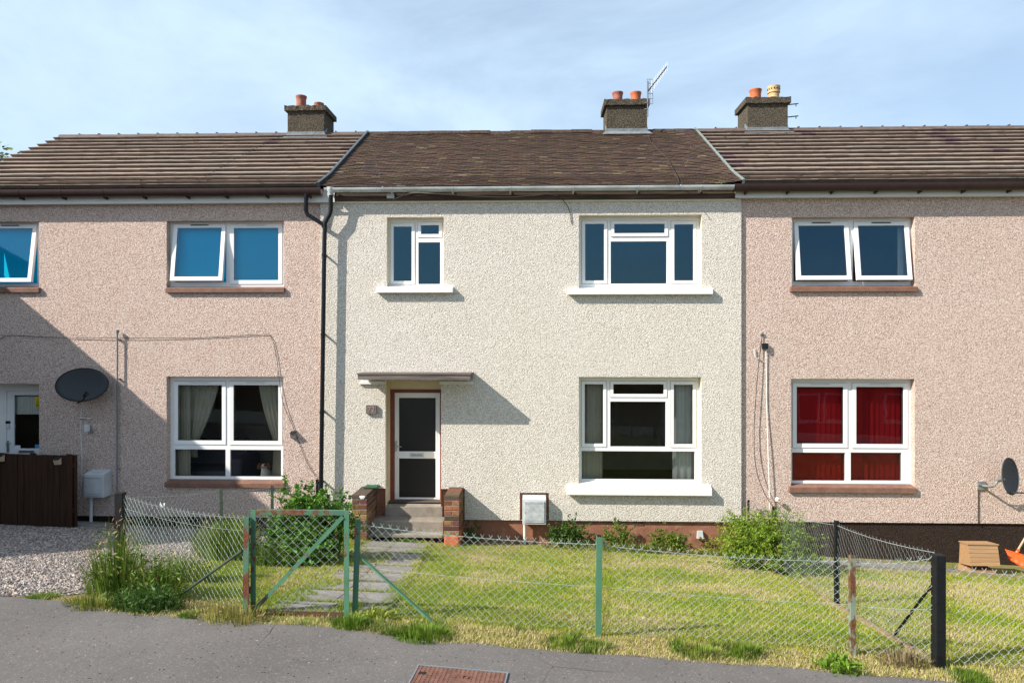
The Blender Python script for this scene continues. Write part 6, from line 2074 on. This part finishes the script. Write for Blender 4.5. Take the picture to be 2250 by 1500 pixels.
# tree beyond the gable of the pink house
def tree(label, base, h, crown, n, size, cols, seed, group=None):
    t_ = thing('tree', label, 'tree', tuple(base), group)
    r_ = np.random.default_rng(seed); rr = random.Random(seed)
    m = MB(); b = Vector(base)
    m.tube([b, b + Vector((.05, 0, h * .35)), b + Vector((-.05, .05, h * .7)), b + Vector((0, 0, h * .95))], [.16, .13, .08, .02], 8)
    m.build('trunk', M['bark'], t_)
    tips = []
    for k in range(26):
        z = h * rr.uniform(.4, .98); a = rr.uniform(0, 6.28)
        ww = crown * math.sin(math.pi * min(1, max(.08, (z / h - .3) / .75))) ** .7 * rr.uniform(.6, 1.05)
        tip = b + Vector((ww * math.cos(a), ww * math.sin(a), z + rr.uniform(.1, .5)))
        m = MB(); m.tube([b + Vector((0, 0, z - .4)), (b + Vector((0, 0, z))).lerp(tip, .5), tip], [.05, .03, .008], 5); m.build('limb', M['bark'], t_)
        tips.append(tip)
    cs = []
    for tip in tips:
        k = n // len(tips)
        mid = Vector((b.x, b.y, tip.z)).lerp(tip, .75)
        cs.append(np.array(mid) + r_.normal(0, 1, (k, 3)) * np.array([.33, .33, .26]) * (crown / 1.6))
    cs = np.concatenate(cs)
    v, c = leaves(cs, size, cols, .8, seed, .6)
    fast_mesh('crown', v, 4, M['leaf'], c, t_)
    return t_
tp = P(-78, 385, 9.0)
tree('leafy green tree showing past the ribbed roof gable', (tp.x, 9.0, 0.2), tp.z + .75, 1.6, 9000, .12, [(.08, .15, .02), (.12, .2, .03), (.05, .1, .015), (.2, .24, .05)], 61)

# ================================================================== off to the side and across the street (shade and reflections)
nb_ = thing('shade_block', 'unseen brown harled block with a lean-to, added beyond the wooden fence to shade the pink house', 'house', (-15, -2, 0))  # added out of view, outline shaped for the diagonal shadow on the pink wall
gx = -11.42
m = MB()
prof = [(-7.4, -.5), (-7.4, 4.35), (-3.6, 6.03), (2.2, 6.03), (2.2, -.5)]
for x_ in (gx, -19):
    m.add([(x_, y_, z_) for y_, z_ in prof], [(0, 1, 2, 3, 4)])
m.quad((gx, -7.4, -.5), (-19, -7.4, -.5), (-19, -7.4, 4.35), (gx, -7.4, 4.35)); m.quad((gx, 2.2, -.5), (-19, 2.2, -.5), (-19, 2.2, 6.03), (gx, 2.2, 6.03))
m.build('wall', M['harl_far'], nb_)
m = MB()
m.hexa([(-19.1, -7.6, 4.24), (gx + .08, -7.6, 4.24), (gx + .08, -3.6, 6.03), (-19.1, -3.6, 6.03), (-19.1, -7.6, 4.32), (gx + .08, -7.6, 4.32), (gx + .08, -3.6, 6.11), (-19.1, -3.6, 6.11)])
m.add([(gx + .08, -3.6, 6.04), (gx + .08, 2.25, 6.04), (gx + .08, 2.25, 6.11), (gx + .08, -3.6, 6.11), (-19.1, -3.6, 6.04), (-19.1, 2.25, 6.04), (-19.1, 2.25, 6.11), (-19.1, -3.6, 6.11), (-13.6, -1.2, 7.4), (-13.6, 1.0, 7.4), (-17, -1.2, 7.4), (-17, 1.0, 7.4)],
      [(0, 1, 2, 3), (4, 7, 6, 5), (3, 2, 9, 8), (2, 6, 11, 9), (6, 7, 10, 11), (7, 3, 8, 10), (8, 9, 11, 10), (0, 4, 5, 1)])
m.build('roof', M['tile_far'], nb_)

OG = 'houses across the street seen mirrored in the windows'
ow = M['harl_far']
for k, (ox, lab) in enumerate(((-12.5, 'brown harled house mirrored in the window with the dog'), (4.5, 'brown harled house mirrored in the cream house lower window'), (13.2, 'brown harled house mirrored among the red blinds'))):
    oy, oz = -18.0, -3.4
    t_ = thing('terraced_house', lab, 'house', (ox, oy, oz), OG)
    m = MB(); m.box(ox - 4, ox + 4, oy - 7, oy, oz - 1, oz + 5.3); m.build('wall', ow, t_)
    m = MB(); m.add([(ox - 4, oy + .3, oz + 5.2), (ox + 4, oy + .3, oz + 5.2), (ox + 4, oy - 3.5, oz + 7.2), (ox - 4, oy - 3.5, oz + 7.2), (ox - 4, oy - 7.3, oz + 5.2), (ox + 4, oy - 7.3, oz + 5.2)], [(0, 1, 2, 3), (3, 2, 5, 4), (0, 3, 4), (1, 5, 2)]); m.build('roof', M['tile_far'], t_)
    for wx in ((-3.3, -1.45, 1.5, 3.4), (-3.3, -1.45, 1.5, 3.4), (-2.9, -1.4, -.25, 2.3))[k]:
        for wz, hh in ((.9, 1.5), (3.45, 1.25)):
            f_ = MB(); x0, x1 = ox + wx - .5, ox + wx + .5
            f_.ring(x0, x1, oz + wz, oz + wz + hh, .07, oy + .06, oy + .002); f_.box(x0 - .08, x1 + .08, oy + .002, oy + .14, oz + wz - .07, oz + wz - .004)
            fo = f_.build('window', M['pvc'], t_)
            f_ = MB(); f_.quad((x1, oy + .01, oz + wz), (x0, oy + .01, oz + wz), (x0, oy + .01, oz + wz + hh), (x1, oy + .01, oz + wz + hh)); f_.build('pane', M['smoked'], fo)

bush('bush', 'broad green bush across the street, mirrored in the window with the dog', 'bush', (-12.2, -16.6, -3.1), [(0, 0, 1.2, 1.3, .8, 1.2), (1.3, 0, .9, .9, .7, .9)], 3000, .16, [(.06, .12, .015), (.1, .16, .02)], 71, 6)
# parked car mirrored in the window with the dog
cxx, cyy = -4.6, -15.0
cz = -3.0
car = thing('parked_car', 'silver car parked at the kerb, mirrored in the window with the dog', 'car', (cxx - 6, cyy, cz))
m = MB()
px_ = cxx - 6
side = [(-2.1, .35), (-2.1, .62), (-1.95, .78), (-1.2, .9), (-.55, 1.36), (.75, 1.42), (1.45, .98), (2.0, .88), (2.1, .6), (2.1, .35)]
n = len(side)
vs = [(px_ + a, cyy + s * (.86 - (.12 if b > 1.1 else 0)), cz + b) for s in (-1, 1) for a, b in side]
m.add(vs, [tuple(range(n))[::-1], tuple(range(n, 2 * n))] + [(i, (i + 1) % n, n + (i + 1) % n, n + i) for i in range(n)])
o = m.build('body', M['car_paint'], car); bv = o.modifiers.new('soft', 'BEVEL'); bv.width, bv.segments = .05, 3
m = MB()
for s in (-1, 1):
    m.add([(px_ + a, cyy + s * (.875 - (.125 if b > 1.2 else 0)), cz + b) for a, b in ((-1.0, .98), (-.5, 1.3), (.7, 1.35), (1.2, 1.0))], [(0, 1, 2, 3)])
m.build('side_window', M['dark_glass'], car)
for a in (-1.3, 1.3):
    for s in (-1, 1):
        m = MB(); m.tube([(px_ + a, cyy + s * .74, cz + .31), (px_ + a, cyy + s * .9, cz + .31)], .31, 20); wo = m.build('wheel', M['tyre'], car)
        m = MB(); m.tube([(px_ + a, cyy + s * .901, cz + .31), (px_ + a, cyy + s * .91, cz + .31)], .2, 16); m.build('rim', M['metal'], wo)
